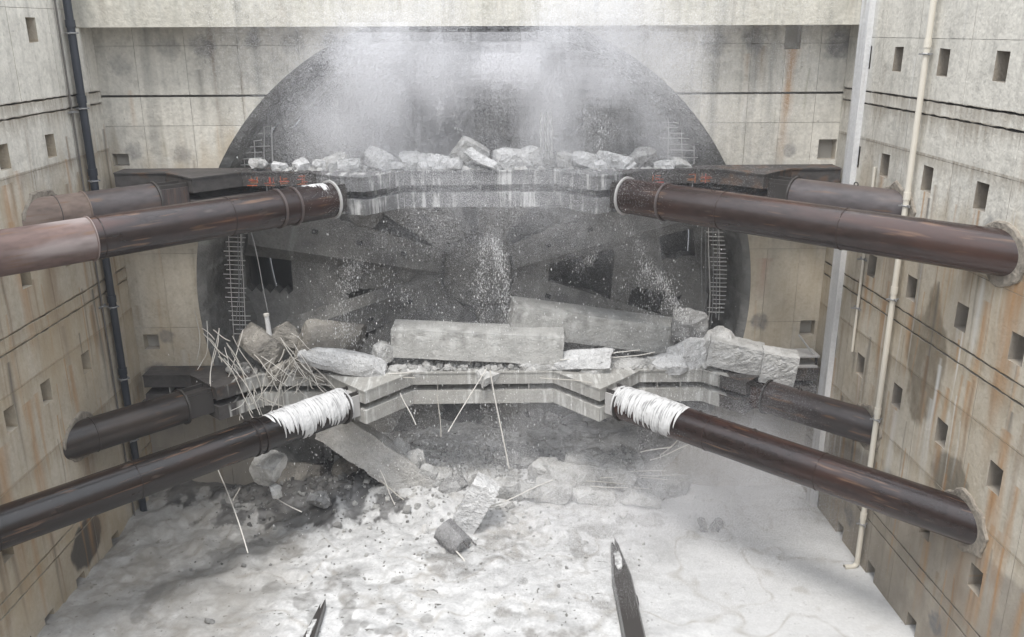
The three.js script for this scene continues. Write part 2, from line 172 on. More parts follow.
const FALLS = [[[[-1.091, 11.272, 0.9], [-1.272, 10.659, 0.9], [-1.361, 10.034, 0.9]], 0.064, 150], [[[-0.999, 11.226, 0.9], [-0.899, 10.542, 0.9], [-0.887, 10.031, 0.9]], 0.049, 150], [[[-3.758, 10.817, 0.7], [-3.775, 10.191, 0.7], [-3.694, 9.599, 0.7], [-3.564, 9.359, 0.7]], 0.098, 420], [[[2.556, 10.339, 0.9], [2.495, 9.942, 0.9], [2.462, 9.397, 0.9]], 0.122, 220], [[[1.083, 10.532, 0.9], [1.11, 10.067, 0.9], [1.139, 9.405, 0.9]], 0.034, 140], [[[1.296, 10.577, 0.9], [1.324, 10.066, 0.9], [1.355, 9.404, 0.9]], 0.034, 140], [[[-3.653, 6.769, 0.5], [-3.842, 6.167, 0.5], [-3.926, 5.228, 0.5], [-3.83, 4.68, 0.5]], 0.172, 900], [[[-3.697, 6.798, 0.2], [-3.306, 6.477, 0.2], [-2.511, 5.88, 0.2], [-2.209, 5.66, 0.2]], 0.122, 300], [[[-0.284, 7.334, 0.6], [-0.366, 6.819, 0.6], [-0.401, 6.164, 0.6], [-0.365, 5.09, 0.6]], 0.086, 420], [[[-0.058, 7.383, 0.6], [0.162, 6.554, 0.6], [0.207, 5.759, 0.6], [0.201, 4.728, 0.6]], 0.086, 700], [[[-0.157, 7.486, 0.6], [-0.011, 7.075, 0.6], [0.085, 6.423, 0.6]], 0.074, 300], [[[-0.162, 7.076, 0.6], [-0.174, 6.029, 0.6], [-0.186, 4.952, 0.6]], 0.27, 450], [[[2.84, 7.684, 0.2], [3.354, 7.576, 0.2], [3.686, 6.947, 0.2], [3.844, 6.281, 0.2]], 0.098, 520], [[[3.82, 6.442, 0.3], [4.273, 6.17, 0.3], [4.561, 5.627, 0.3], [4.903, 5.131, 0.3]], 0.11, 800], [[[3.682, 6.655, 0.3], [3.986, 5.633, 0.3], [3.97, 4.807, 0.3]], 0.294, 420], [[[2.64, 7.582, 0.2], [2.506, 6.825, 0.2], [2.024, 6.43, 0.2]], 0.074, 220], [[[5.095, 4.726, 0.5], [5.147, 4.308, 0.5]], 0.245, 300], [[[3.743, 2.541, 1.0], [3.804, 1.07, 1.0], [4.115, 0.156, 1.0]], 0.49, 420], [[[4.873, 5.106, 1.2], [4.901, 3.745, 1.2], [5.054, 2.04, 1.2]], 0.245, 420], [[[-2.55, 7.669, 0.3], [-2.452, 7.022, 0.3], [-1.817, 7.017, 0.3]], 0.245, 120], [[[-2.221, 9.629, 1.0], [-1.6, 8.305, 1.0], [-1.656, 8.059, 1.0]], 0.294, 130], [[[-1.557, 9.625, 1.0], [-1.574, 9.103, 1.0]], 0.196, 120], [[[-0.712, 3.339, 1.4], [-0.732, 2.212, 1.4], [-0.486, 1.34, 1.4]], 1.47, 700], [[[-2.498, 3.36, 1.4], [-2.276, 2.516, 1.4], [-2.31, 1.656, 1.4]], 0.735, 420], [[[0.056, 3.243, 1.2], [0.178, 2.103, 1.2], [0.173, 1.225, 1.2]], 0.392, 450], [[[-5.478, 2.565, 2.0], [-5.022, 2.001, 2.0], [-4.834, 1.145, 2.0]], 0.735, 260], [[[-1.899, 7.602, 0.6], [-1.447, 6.041, 0.6], [-1.736, 4.967, 0.6]], 1.348, 420], [[[1.64, 5.655, 0.3], [2.696, 5.097, 0.3], [3.759, 4.809, 0.3]], 0.98, 300], [[[-4.522, 4.828, 0.9], [-3.513, 4.682, 0.9], [-2.766, 4.264, 0.9]], 0.613, 350], [[[-3.771, 10.704, -0.2], [-3.757, 9.731, -0.2]], 0.196, 160]];
const BLOTS = [[-3.566, 4.016, 0.286, 0.246, 200], [-3.512, 4.807, 0.184, 0.535, 203], [-3.351, 5.545, 0.156, 0.428, 206], [-3.19, 6.169, 0.194, 0.268, 209], [-4.419, 5.085, 0.227, 0.298, 212], [-4.12, 5.807, 0.175, 0.417, 215], [-2.492, 6.252, 0.279, 0.133, 218], [-2.928, 6.04, 0.109, 0.136, 221], [-2.386, 4.367, 0.118, 0.119, 224], [-1.697, 3.474, 0.122, 0.129, 227], [0.573, 4.518, 0.117, 0.118, 230], [-1.583, 5.763, 0.132, 0.14, 233], [-2.644, 5.527, 0.111, 0.179, 236], [-6.577, 3.004, 0.747, 0.448, 239], [-7.059, 3.849, 0.48, 0.249, 242], [2.606, 2.307, 0.62, 0.287, 245], [3.714, 1.846, 0.527, 0.298, 248], [1.901, 2.989, 0.15, 0.451, 251], [-5.253, 1.621, 0.792, 0.252, 254], [-5.352, 4.492, 0.233, 0.236, 257], [-7.945, 5.0, 0.182, 0.748, 260]];
const GRID = [[[-5.951, 9.99, -0.9], [-5.766, 10.015, -0.9]], [[-6.09, 9.815, -0.9], [-5.986, 9.839, -0.9]], [[-6.221, 9.638, -0.9], [-6.002, 9.662, -0.9]], [[-6.327, 9.486, -0.9], [-5.811, 9.508, -0.9]], [[-6.427, 9.333, -0.9], [-6.03, 9.356, -0.9]], [[-6.522, 9.18, -0.9], [-6.044, 9.203, -0.9]], [[-6.612, 9.026, -0.9], [-5.852, 9.047, -0.9]], [[-6.798, 9.02, -0.95], [-6.777, 8.968, -0.95]], [[-6.524, 9.173, -0.95], [-6.518, 8.966, -0.95]], [[-6.223, 9.632, -0.95], [-6.26, 8.965, -0.95]], [[-5.934, 9.985, -0.95], [-6.001, 8.963, -0.95]], [[-5.73, 9.984, -0.95], [-5.794, 8.962, -0.95]], [[-7.121, 7.388, -0.8], [-6.676, 7.371, -0.8]], [[-7.1, 7.264, -0.8], [-6.575, 7.247, -0.8]], [[-7.076, 7.14, -0.8], [-6.629, 7.123, -0.8]], [[-7.181, 7.016, -0.8], [-6.681, 6.998, -0.8]], [[-7.153, 6.891, -0.8], [-6.731, 6.874, -0.8]], [[-7.254, 6.766, -0.8], [-6.779, 6.749, -0.8]], [[-7.22, 6.64, -0.8], [-6.824, 6.623, -0.8]], [[-7.185, 6.513, -0.8], [-6.708, 6.496, -0.8]], [[-7.279, 6.388, -0.8], [-6.749, 6.369, -0.8]], [[-7.239, 6.26, -0.8], [-6.787, 6.242, -0.8]], [[-7.329, 6.133, -0.8], [-6.823, 6.115, -0.8]], [[-7.283, 6.005, -0.8], [-6.857, 5.987, -0.8]], [[-7.236, 5.876, -0.8], [-6.889, 5.859, -0.8]], [[-7.319, 5.748, -0.8], [-6.757, 5.729, -0.8]], [[-7.266, 5.618, -0.8], [-6.784, 5.6, -0.8]], [[-7.345, 5.489, -0.8], [-6.809, 5.47, -0.8]], [[-7.288, 5.359, -0.8], [-6.831, 5.34, -0.8]], [[-7.227, 5.227, -0.8], [-6.851, 5.21, -0.8]], [[-7.299, 5.097, -0.8], [-6.868, 5.079, -0.8]], [[-7.233, 4.965, -0.8], [-6.72, 4.946, -0.8]], [[-7.301, 4.834, -0.8], [-6.732, 4.814, -0.8]], [[-7.23, 4.701, -0.8], [-6.742, 4.681, -0.8]], [[-7.156, 4.567, -0.8], [-6.749, 4.548, -0.8]], [[-7.216, 4.434, -0.8], [-6.753, 4.415, -0.8]], [[-7.075, 7.433, -0.84], [-7.243, 4.298, -0.84]], [[-6.76, 7.431, -0.84], [-6.914, 4.295, -0.84]], [[5.604, 7.181, -0.8], [6.061, 7.164, -0.8]], [[5.657, 7.066, -0.8], [6.088, 7.049, -0.8]], [[5.708, 6.951, -0.8], [6.113, 6.934, -0.8]], [[5.757, 6.835, -0.8], [6.136, 6.818, -0.8]], [[5.805, 6.719, -0.8], [6.157, 6.702, -0.8]], [[5.85, 6.603, -0.8], [6.176, 6.586, -0.8]], [[5.732, 6.487, -0.8], [6.193, 6.469, -0.8]], [[5.774, 6.37, -0.8], [6.209, 6.353, -0.8]], [[5.814, 6.253, -0.8], [6.222, 6.235, -0.8]], [[5.852, 6.135, -0.8], [6.234, 6.118, -0.8]], [[5.888, 6.017, -0.8], [6.243, 6.0, -0.8]], [[5.922, 5.899, -0.8], [6.251, 5.882, -0.8]], [[5.791, 5.781, -0.8], [6.256, 5.763, -0.8]], [[5.821, 5.662, -0.8], [6.26, 5.644, -0.8]], [[5.849, 5.543, -0.8], [6.262, 5.525, -0.8]], [[5.876, 5.423, -0.8], [6.261, 5.405, -0.8]], [[5.9, 5.303, -0.8], [6.259, 5.285, -0.8]], [[5.923, 5.182, -0.8], [6.254, 5.165, -0.8]], [[5.778, 5.063, -0.8], [6.248, 5.044, -0.8]], [[5.796, 4.942, -0.8], [6.239, 4.923, -0.8]], [[5.932, 7.333, -0.84], [6.125, 4.688, -0.84]], [[5.663, 7.335, -0.84], [5.848, 4.691, -0.84]], [[4.246, 10.06, -0.9], [4.731, 10.042, -0.9]], [[4.356, 9.933, -0.9], [4.706, 9.916, -0.9]], [[4.468, 9.78, -0.9], [4.878, 9.762, -0.9]], [[4.266, 9.653, -0.9], [5.025, 9.633, -0.9]], [[4.378, 9.499, -0.9], [5.003, 9.48, -0.9]], [[4.49, 9.344, -0.9], [5.158, 9.324, -0.9]], [[4.29, 9.164, -0.9], [5.286, 9.142, -0.9]], [[4.458, 10.155, -0.95], [4.518, 8.974, -0.95]], [[4.834, 9.9, -0.95], [4.887, 8.971, -0.95]], [[5.174, 9.436, -0.95], [5.203, 8.969, -0.95]]];
const STEAM = [[-2.9, 10.9, -0.6, 1.1, 1.6, 0.7, 0.75], [-1.2, 11.4, -0.4, 1.6, 1.1, 0.7, 0.7], [1.6, 11.2, -0.4, 2.0, 1.1, 0.7, 0.65], [3.0, 10.2, -0.7, 1.2, 1.4, 0.6, 0.45], [-1.6, 11.4, 1.6, 2.0, 1.4, 0.8, 0.20], [1.8, 11.8, 1.6, 2.4, 1.2, 0.8, 0.20], [0.2, 12.6, 1.8, 2.6, 0.9, 0.6, 0.24], [-1.4, 12.2, 1.5, 1.6, 0.6, 0.5, 0.2], [0, 9.9, -0.9, 3.6, 1.0, 0.8, 0.28], [0.8, 8.8, 1.8, 3.2, 1.0, 0.8, 0.06], [0.8, 6.2, -0.9, 4.0, 2.2, 0.9, 0.045], [1.4, 2.4, 0.2, 3.6, 1.2, 1.2, 0.06], [6.0, 1.4, 1.2, 2.2, 1.2, 1.6, 0.22], [3.6, 0.7, 3.0, 2.8, 0.5, 2.2, 0.09]];
// ------------------------------------------------------------------ side walls (local x along the wall, y up, z into the shaft)
const bumpTex = rep(tex(512, 512, (u, v, c) => { const t = (a, b, s) => n2(a, b, s); let h = 0; for (const [f, w] of [[16, 0.4], [32, 0.3], [64, 0.3]]) { const x = u * f, y = v * f; const xi = Math.floor(x), yi = Math.floor(y); let a = x - xi, b = y - yi; a = a * a * (3 - 2 * a); b = b * b * (3 - 2 * b); const H = (i, j) => hsh((xi + i) % f, (yi + j) % f, f); h += w * ((H(0, 0) * (1 - a) + H(1, 0) * a) * (1 - b) + (H(0, 1) * (1 - a) + H(1, 1) * a) * b); } c[0] = c[1] = c[2] = h; }, false), 2, 2);
const Hh = 15.6;
const ROWS = [[-0.6, 1.295], [1.335, 1.59], [1.63, 3.62], [3.628, 5.42], [5.428, 6.225], [6.265, 6.54], [6.58, 8.02], [8.028, 9.86], [9.868, 10.655], [10.695, 10.93], [10.97, 12.14], [12.148, Hh]];
function jag(pts, x0, x1, y, R, a) { const n = Math.max(1, Math.round(Math.abs(x1 - x0) / 0.14)); for (let i = 0; i < n; i++) pts.push([x0 + (x1 - x0) * i / n, y + (i ? (R() - 0.5) * a : 0)]); }
function makeWall(name, label, pos, turn, cols, holes, mapTex, seed, ends, rows = ROWS) {
  const g = thing(name, label, 'wall', pos); g.rotation.y = turn;
  const R = rng(seed);
  const mats = [0.95, 1.0, 1.04].map(k => std({ color: new THREE.Color().setRGB(k, k, k), map: mapTex, bumpMap: bumpTex, bumpScale: 0.012, roughness: 0.88 }));
  mesh('wall_core', box(ends[1] - ends[0], Hh + 0.6, 0.9, (ends[0] + ends[1]) / 2, Hh / 2 - 0.3, -0.71 - 0.45), std({ color: new THREE.Color().setRGB(0.44, 0.42, 0.38), bumpMap: bumpTex, bumpScale: 0.01 }), g);
  for (let i = 0; i < cols.length - 1; i++) for (const [y0, y1] of rows) {
    const x0 = cols[i] + 0.004, x1 = cols[i + 1] - 0.004, pts = [];
    const rough = (y) => [1.295, 1.335, 1.59, 1.63, 6.225, 6.265, 6.54, 6.58, 10.655, 10.695, 10.93, 10.97].includes(y) ? 0.022 : 0.004;
    jag(pts, x0, x1, y0, R, rough(y0)); pts.push([x1, y0]); jag(pts, x1, x0, y1, R, rough(y1)); pts.push([x0, y1]);
    const sh = new THREE.Shape(pts.map(p => new THREE.Vector2(p[0], p[1])));
    for (const [hx, hy, hw, hh] of holes) if (hx - hw / 2 > x0 && hx + hw / 2 < x1 && hy - hh / 2 > y0 && hy + hh / 2 < y1) {
      const q = [[-1, -1], [-1, 1], [1, 1], [1, -1]].map(([a, b]) => new THREE.Vector2(hx + a * (hw / 2) * (0.94 + 0.1 * R()), hy + b * (hh / 2) * (0.95 + 0.08 * R()))); sh.holes.push(new THREE.Path(q));
    }
    const ge = new THREE.ExtrudeGeometry(sh, { depth: 0.7, bevelEnabled: false }); ge.translate(0, 0, -0.7 - 0.004 * R());
    mesh('wall_panel', ge, mats[Math.floor(R() * 3)], g);
  }
  return g;
}
const PR = [0.12, 2.55, 4.68, 7.12, 9.43, 11.7];
const TAPER = Math.atan(0.037);
// right wall: local x = +z
const rCols = [0, 0.72, 1.86, 3.42, 5.4, 7.32, 9.2, 11.1, 13.0, 15.0, 17.5, 20, 26];
const rHoles = [];
for (const [i, x] of [1.08, 2.65, 4.5, 6.42, 8.25, 10.15, 12.1, 14.0].entries()) for (const y of PR) { if (x < 2 && (y === 2.55 || y === 7.12)) continue; if (Math.abs(y - 2.55) < 0.1 && x < 6) continue; rHoles.push([x + 0.03 * ((i * 7 + y * 13) % 3 - 1), y, 0.40, 0.52]); }
const rStreaks = [], lStreaks = []; { const R = rng(5);
  for (const [x, y] of rHoles) { if (y < 10) for (let k = 0; k < 2; k++) rStreaks.push([x + (R() - 0.5) * 0.4, y - 0.25, 0.06 + 0.12 * R(), 0.8 + 1.8 * R(), 0.25 + 0.45 * R(), R() < 0.6 ? OR : BR]); }
  for (let k = 0; k < 190; k++) { const z = 0.6 + 13 * R(); rStreaks.push([z, 1.5 + 8.3 * R(), 0.03 + 0.16 * R() * R(), 0.6 + 2.6 * R(), 0.25 + 0.55 * R(), [OR, BR, OR, DK, WH][Math.floor(R() * 5)]]); }
  for (let k = 0; k < 50; k++) rStreaks.push([17 * R(), 9 + 6 * R(), 0.03 + 0.1 * R(), 0.7 + 2.2 * R(), 0.10 + 0.25 * R(), [GR, BR, DK, WH][Math.floor(R() * 4)]]);
  rStreaks.push([8.0, 8.3, 0.5, 2.4, 0.6, BR], [7.9, 8.2, 0.3, 3.6, 0.65, OR], [7.75, 3.2, 0.45, 3.0, 0.6, BR], [8.4, 5.6, 0.22, 4.5, 0.75, OR], [8.9, 4.8, 0.18, 4, 0.6, OR], [7.2, 7.6, 0.16, 3.6, 0.6, OR], [3.5, 8.5, 0.35, 2.6, 0.6, BR],
    [1.25, 15.5, 0.34, 7.5, 0.75, WH], [1.15, 9.0, 0.3, 8, 0.6, WH], [0.95, 15.4, 0.2, 14, 0.5, WH]);
  for (let k = 0; k < 220; k++) lStreaks.push([-13 * R(), 1.2 + 9.0 * R(), 0.03 + 0.18 * R() * R(), 0.8 + 3.0 * R(), 0.25 + 0.55 * R(), [OR, BR, BR, DK, OR][Math.floor(R() * 5)]]);
  for (let k = 0; k < 50; k++) lStreaks.push([-17 * R(), 9 + 6 * R(), 0.03 + 0.12 * R(), 0.7 + 2.4 * R(), 0.10 + 0.28 * R(), [GR, BR, DK, WH][Math.floor(R() * 4)]]);
  lStreaks.push([-3.5, 8.4, 0.5, 3, 0.6, BR], [-3.3, 3.2, 0.5, 3, 0.7, BR], [-4.6, 9.4, 0.3, 3.5, 0.6, OR], [-7.6, 8.0, 0.6, 4, 0.6, BR], [-5.2, 5, 0.25, 3.5, 0.6, OR], [-6.4, 4.5, 0.3, 4, 0.6, OR]);
}
const ochre = (x, y, c, top, s, k) => { // clay-coloured weathering with a ragged, streaky upper edge
  const e = top - y + 2.2 * (f2(x * 0.9, y * 0.35, 4, s) - 0.5) + 1.2 * (f2(x * 5, y * 0.5, 3, s + 6) - 0.5);
  const g = sst(-0.3, 0.9, e) * (0.35 + 0.95 * f2(x * 1.7, y * 0.7, 4, s + 11)); mixc(c, [0.36, 0.285, 0.185], Math.min(0.9, k * g));
};
const mudline = (x, y, c, top, s, k, mc = [0.22, 0.195, 0.165]) => { const e = top - y + 1.0 * (f2(x * 0.8, y * 0.8, 4, s) - 0.5) + 0.3 * (f2(x * 6, y * 4, 3, s + 2) - 0.5); const g = sst(-0.05, 0.2, e) * (0.6 + 0.7 * f2(x * 3, y * 2, 3, s + 4)); mixc(c, mc, Math.min(0.9, k * g)); };
const rMap = rep(tex(1536, 1024, wallTex({ x0: 0, W: 22, y0: 0, H: 15.6, s: 11, joints: [1.6, 3.62, 5.42, 6.55, 6.25, 8.02, 9.86, 10.94, 10.66], streaks: rStreaks, fn: (x, y, c) => {
  ochre(x, y, c, 9.3, 60, 0.6); mudline(x, y, c, 2.7 + 0.05 * x, 70, 0.75);
  const d = Math.hypot((x - 5.45) / 0.75, (y - 5.9) / 1.5) + 0.9 * (f2(x * 2.2, y * 1.5, 4, 81) - 0.5); mixc(c, [0.13, 0.10, 0.06], 0.75 * sst(1.05, 0.8, d) * (0.5 + 0.7 * f2(x * 4, y * 3, 3, 84)));
  const d2 = Math.hypot((x - 6.9) / 0.7, (y - 3.9) / 0.6) + 0.8 * (f2(x * 2.2, y * 1.5, 4, 82) - 0.5); mixc(c, [0.10, 0.085, 0.06], 0.7 * sst(1.05, 0.8, d2));
}, blots: [[3.15, 0.84, 0.35, 0.7], [7.29, 0.8, 0.35, 0.8], [1.0, 11.6, 0.3, 0.4], [9.3, 8.9, 0.5, 0.4], [6.9, 8.9, 0.3, 0.5]] })), 22, 15.6);
const wallR = makeWall('retaining_wall', 'pale concrete wall with recessed pockets, white drain pipe and rust stains', [8.571, 0, 0], -(Math.PI / 2 - TAPER), rCols, rHoles, rMap, 21, [0, 26]);
// left wall: local x = -z
const lCols = [-26, -20, -17.5, -15, -13, -11, -9.1, -7.25, -5.3, -3.5, -1.9, -0.95, -0.5, 0];
const lHoles = [];
for (const [i, x] of [-2.65, -4.45, -5.85, -6.75, -8.6, -10.4, -12.3].entries()) for (const y of [0.1, 2.55, 4.95, 7.55, 9.98, 12.37]) { if ((i === 2 && y > 6) || (i === 3 && y !== 0.1 && y !== 2.55) || (y === 2.55 && i < 3)) continue; lHoles.push([x, y, 0.38, 0.5]); }
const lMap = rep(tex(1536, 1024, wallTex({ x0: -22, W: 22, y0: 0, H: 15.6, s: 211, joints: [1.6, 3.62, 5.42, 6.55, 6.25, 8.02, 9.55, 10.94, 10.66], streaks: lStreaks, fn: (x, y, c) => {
  ochre(x, y, c, 9.7, 160, 0.75);
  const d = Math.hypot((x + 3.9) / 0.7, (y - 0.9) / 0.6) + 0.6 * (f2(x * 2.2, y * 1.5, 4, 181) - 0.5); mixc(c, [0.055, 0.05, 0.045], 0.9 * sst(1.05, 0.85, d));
}, blots: [] })), 22, 15.6);
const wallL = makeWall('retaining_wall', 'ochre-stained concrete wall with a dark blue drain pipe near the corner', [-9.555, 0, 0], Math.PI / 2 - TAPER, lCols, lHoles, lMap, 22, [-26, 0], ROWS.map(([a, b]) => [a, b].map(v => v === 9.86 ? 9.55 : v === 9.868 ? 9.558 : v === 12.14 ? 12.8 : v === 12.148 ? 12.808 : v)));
{ const k = std({ map: rep(tex(128, 1024, (u, v, c) => { const x = u * 0.6, y = v * 16, b = 0.62 + 0.12 * (f2(x * 8, y * 0.8, 4, 3) - 0.5) + 0.08 * (n2(x * 30, y * 30, 5) - 0.5); c[0] = b; c[1] = b; c[2] = b; const d = f2(x * 7, y * 0.3, 4, 9); mixc(c, [0.33, 0.30, 0.26], 0.55 * sst(0.52, 0.75, d)); }), 0.6, 16), bumpMap: bumpTex, bumpScale: 0.01 }); mesh('pilaster', boxUV(box(0.44, Hh, 0.14, 1.03, Hh / 2, 0.071)), k, wallR);
  mesh('pilaster', boxUV(box(0.4, 12.4, 0.08, -0.98, 6.2, 0.041)), std({ map: lMap, bumpMap: bumpTex, bumpScale: 0.01 }), wallL); }
// back wall, behind the viewer
{ const g = thing('end_wall', 'plain concrete wall closing the shaft behind the viewer', 'wall', [0, 0, 26.2]);
  for (let i = 0; i < 6; i++) for (let j = 0; j < 3; j++) mesh('wall_panel', box(3.55, 3.9, 0.5, -8.9 + i * 3.56, -0.3 + 1.95 + j * 3.91, 0.25), std({ map: rMap }), g); }

// ------------------------------------------------------------------ headwall with the tunnel eye
const CX = -0.56, CY = 5.6, RR = 7.25;
const head = thing('headwall', 'end wall with a huge round tunnel eye under a lintel', 'wall');
{
  const far = rep(tex(1536, 1152, wallTex({ x0: -10.5, W: 20, y0: -0.5, H: 15, s: 311,
    streaks: (() => { const R = rng(9), o = []; for (let k = 0; k < 150; k++) o.push([-10 + 19.5 * R(), 2 + 11 * R(), 0.03 + 0.13 * R() * R(), 0.5 + 2.4 * R(), 0.12 + 0.35 * R(), [GR, BR, DK, WH, OR][Math.floor(R() * 5)]]); o.push([7.2, 11.85, 0.22, 3, 0.75, OR], [6.5, 11.9, 0.15, 1, 0.6, BR], [7.0, 6.6, 0.3, 1.2, 0.35, [0.33, 0.12, 0.09]]); for (const x of [-8.35, -6.75, -5.7, 5.35, 6.3, 6.75]) o.push([x, 12.4, 0.16, 3.8, 0.55, [0.22, 0.215, 0.20]]); return o; })(),
    blots: [[-7.83, 11.97, 0.36, 0.45], [-6.99, 12.0, 0.38, 0.65], [-4.84, 12.08, 0.34, 0.45], [-9.0, 11.56, 0.34, 0.4], [-8.95, 9.5, 0.27, 0.5], [-7.8, 9.42, 0.3, 0.5], [5.33, 11.97, 0.42, 0.45], [6.28, 12.1, 0.4, 0.55], [8.35, 12.0, 0.5, 0.7], [7.39, 9.44, 0.2, 0.5], [-8.75, 4.66, 0.26, 0.6], [-9.1, 3.6, 0.4, 0.8], [-8.6, 3.3, 0.5, 0.6], [7.0, 4.9, 0.3, 0.7], [-5.8, 12.1, 0.25, 0.6], [-3.9, 12.1, 0.3, 0.6]],
    fn: (x, y, c) => { ochre(x, y, c, x < 0 ? 9.6 : 7.6, 260, 0.6); mudline(x, y, c, 3.0, 270, 0.8, [0.30, 0.28, 0.25]); } })), 20, 15, 10.5 / 20, 0.5 / 15);
  const mats = [0.95, 1.0, 1.05].map(k => std({ color: new THREE.Color().setRGB(k, k, k), map: far, bumpMap: bumpTex, bumpScale: 0.012 }));
  const ev = new Evaluator(); ev.attributes = ['position', 'normal', 'uv']; ev.useGroups = false;
  const cyl = new Brush(new THREE.CylinderGeometry(RR, RR, 8, 160).rotateX(Math.PI / 2).translate(CX, CY, 0)); cyl.updateMatrixWorld();
  const core = new Brush(box(20.5, 16.6, 2.7, -0.5, 7.5, -0.28 - 1.35)); core.updateMatrixWorld();
  mesh('wall_core', ev.evaluate(core, cyl, SUBTRACTION).geometry, std({ color: new THREE.Color().setRGB(0.44, 0.42, 0.38) }), head);
  const xs = [-9.9, -8.62, -7.42, -6.15, -4.7, -2.9, -0.5, 2, 3.6, 5.05, 6.22, 7.05, 7.9, 9.2], ys = [-0.6, 1.4, 3.0, 4.9, 6.9, 8.6, 10.12, 10.81, 10.85, 12.0, 14.6], R = rng(41);
  const holes = [[-9.3, 9.3, 0.4, 0.3], [7.21, 12.14, 0.4, 0.55], [8.32, 9.45, 0.45, 0.5], [-9.17, 4.5, 0.4, 0.42], [8.3, 4.72, 0.4, 0.42]];
  for (let i = 0; i < xs.length - 1; i++) for (let j = 0; j < ys.length - 1; j++) {
    const x0 = xs[i] + 0.004, x1 = xs[i + 1] - 0.004, y0 = ys[j] + (ys[j] === 10.85 ? 0.01 : 0.004), y1 = ys[j + 1] - 0.004;
    if (ys[j] === 10.81) continue;
    const corners = [[x0, y0], [x1, y0], [x0, y1], [x1, y1]];
    if (corners.every(([x, y]) => Math.hypot(x - CX, y - CY) < RR - 0.02)) continue;
    let b = new Brush(box(x1 - x0, y1 - y0, 0.28, (x0 + x1) / 2, (y0 + y1) / 2, -0.14 - 0.005 * R())); b.updateMatrixWorld();
    for (const [hx, hy, hw, hh] of holes) if (hx + hw / 2 > x0 && hx - hw / 2 < x1 && hy + hh / 2 > y0 && hy - hh / 2 < y1) { const h = new Brush(box(hw, hh, 1, hx, hy, 0)); h.updateMatrixWorld(); b = ev.evaluate(b, h, SUBTRACTION); b.updateMatrixWorld(); }
    const near = Math.hypot(Math.max(x0 - CX, CX - x1, 0), Math.max(y0 - CY, CY - y1, 0)) < RR;
    if (near) b = ev.evaluate(b, cyl, SUBTRACTION);
    if (!b.geometry.attributes.position.count) continue;
    mesh('wall_panel', boxUV(b.geometry), mats[Math.floor(R() * 3)], head);
  }
  const lt = rep(tex(2048, 256, wallTex({ x0: -10, W: 19, y0: 12.4, H: 2.2, s: 411, streaks: (() => { const R = rng(19), o = []; for (let k = 0; k < 90; k++) o.push([-10 + 19 * R(), 14.6, 0.03 + 0.12 * R(), 2.3, 0.12 + 0.4 * R(), [GR, GR, BR, DK, WH][Math.floor(R() * 5)]]); o.push([-5.85, 14.6, 0.2, 3, 0.8, [0.2, 0.2, 0.185]], [5.3, 14.6, 0.25, 3, 0.7, [0.25, 0.245, 0.23]]); return o; })() })), 19, 2.2, 10 / 19, -12.4 / 2.2);
  const lm = std({ color: new THREE.Color().setRGB(0.88, 0.88, 0.86), map: lt, bumpMap: bumpTex, bumpScale: 0.012 });
  for (const [a, b] of [[-9.585, -5.9], [-5.894, -1.2], [-1.194, 3.9], [3.906, 8.595]]) mesh('lintel', boxUV(box(b - a, 2.2, 0.8, (a + b) / 2, 13.52, 0.402)), lm, head);
  // rough reveal of the eye
  const P = [], U = [], I = [], nt = 420, nz = 26, dep = 3.0;
  for (let j = 0; j <= nz; j++) for (let i = 0; i <= nt; i++) {
    const t = i / nt * Math.PI * 2, z = -j / nz * dep, a = Math.cos(t), s = Math.sin(t), k = sst(0, 0.25, -z);
    const rag = j >= nz - 1 ? 0.35 * f2(t * 9, 3, 3, 2) : 0;
    const r = RR - 0.004 - k * (0.02 + 0.22 * f3(a * 6, s * 6, z * 1.5, 3) + 0.06 * n3(a * 40, s * 40, z * 6)) - 0.10 * sst(0.6, 1.6, -z) * (n3(a * 14, s * 14, 4) > 0.5 ? 1 : 0) - rag;
    P.push(CX + r * a, CY + r * s, z - 0.002); U.push(t * RR, z);
  }
  for (let j = 0; j < nz; j++) for (let i = 0; i < nt; i++) { const q = j * (nt + 1) + i; I.push(q, q + nt + 1, q + 1, q + 1, q + nt + 1, q + nt + 2); }
  const g = new THREE.BufferGeometry(); g.setAttribute('position', new THREE.Float32BufferAttribute(P, 3)); g.setAttribute('uv', new THREE.Float32BufferAttribute(U, 2)); g.setIndex(I); g.computeVertexNormals();
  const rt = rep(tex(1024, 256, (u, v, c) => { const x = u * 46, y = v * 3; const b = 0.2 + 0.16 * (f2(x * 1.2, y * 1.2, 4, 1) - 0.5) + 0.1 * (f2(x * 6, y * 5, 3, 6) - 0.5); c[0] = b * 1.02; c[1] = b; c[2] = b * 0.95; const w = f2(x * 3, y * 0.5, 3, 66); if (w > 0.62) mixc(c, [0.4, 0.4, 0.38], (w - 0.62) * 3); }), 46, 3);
  const reveal = mesh('tunnel_reveal', g, std({ map: rt, bumpMap: bumpTex, bumpScale: 0.03 }), head);
  const steel = std({ color: new THREE.Color().setRGB(0.6, 0.59, 0.57), roughness: 0.7 });
  GRID.forEach(([a, b], i) => mesh('rebar', rod(a, b, 0.012 + 0.004 * (i % 2), 0.03, 900 + i, 5), steel, reveal));   // exposed reinforcement cage round the rim
}
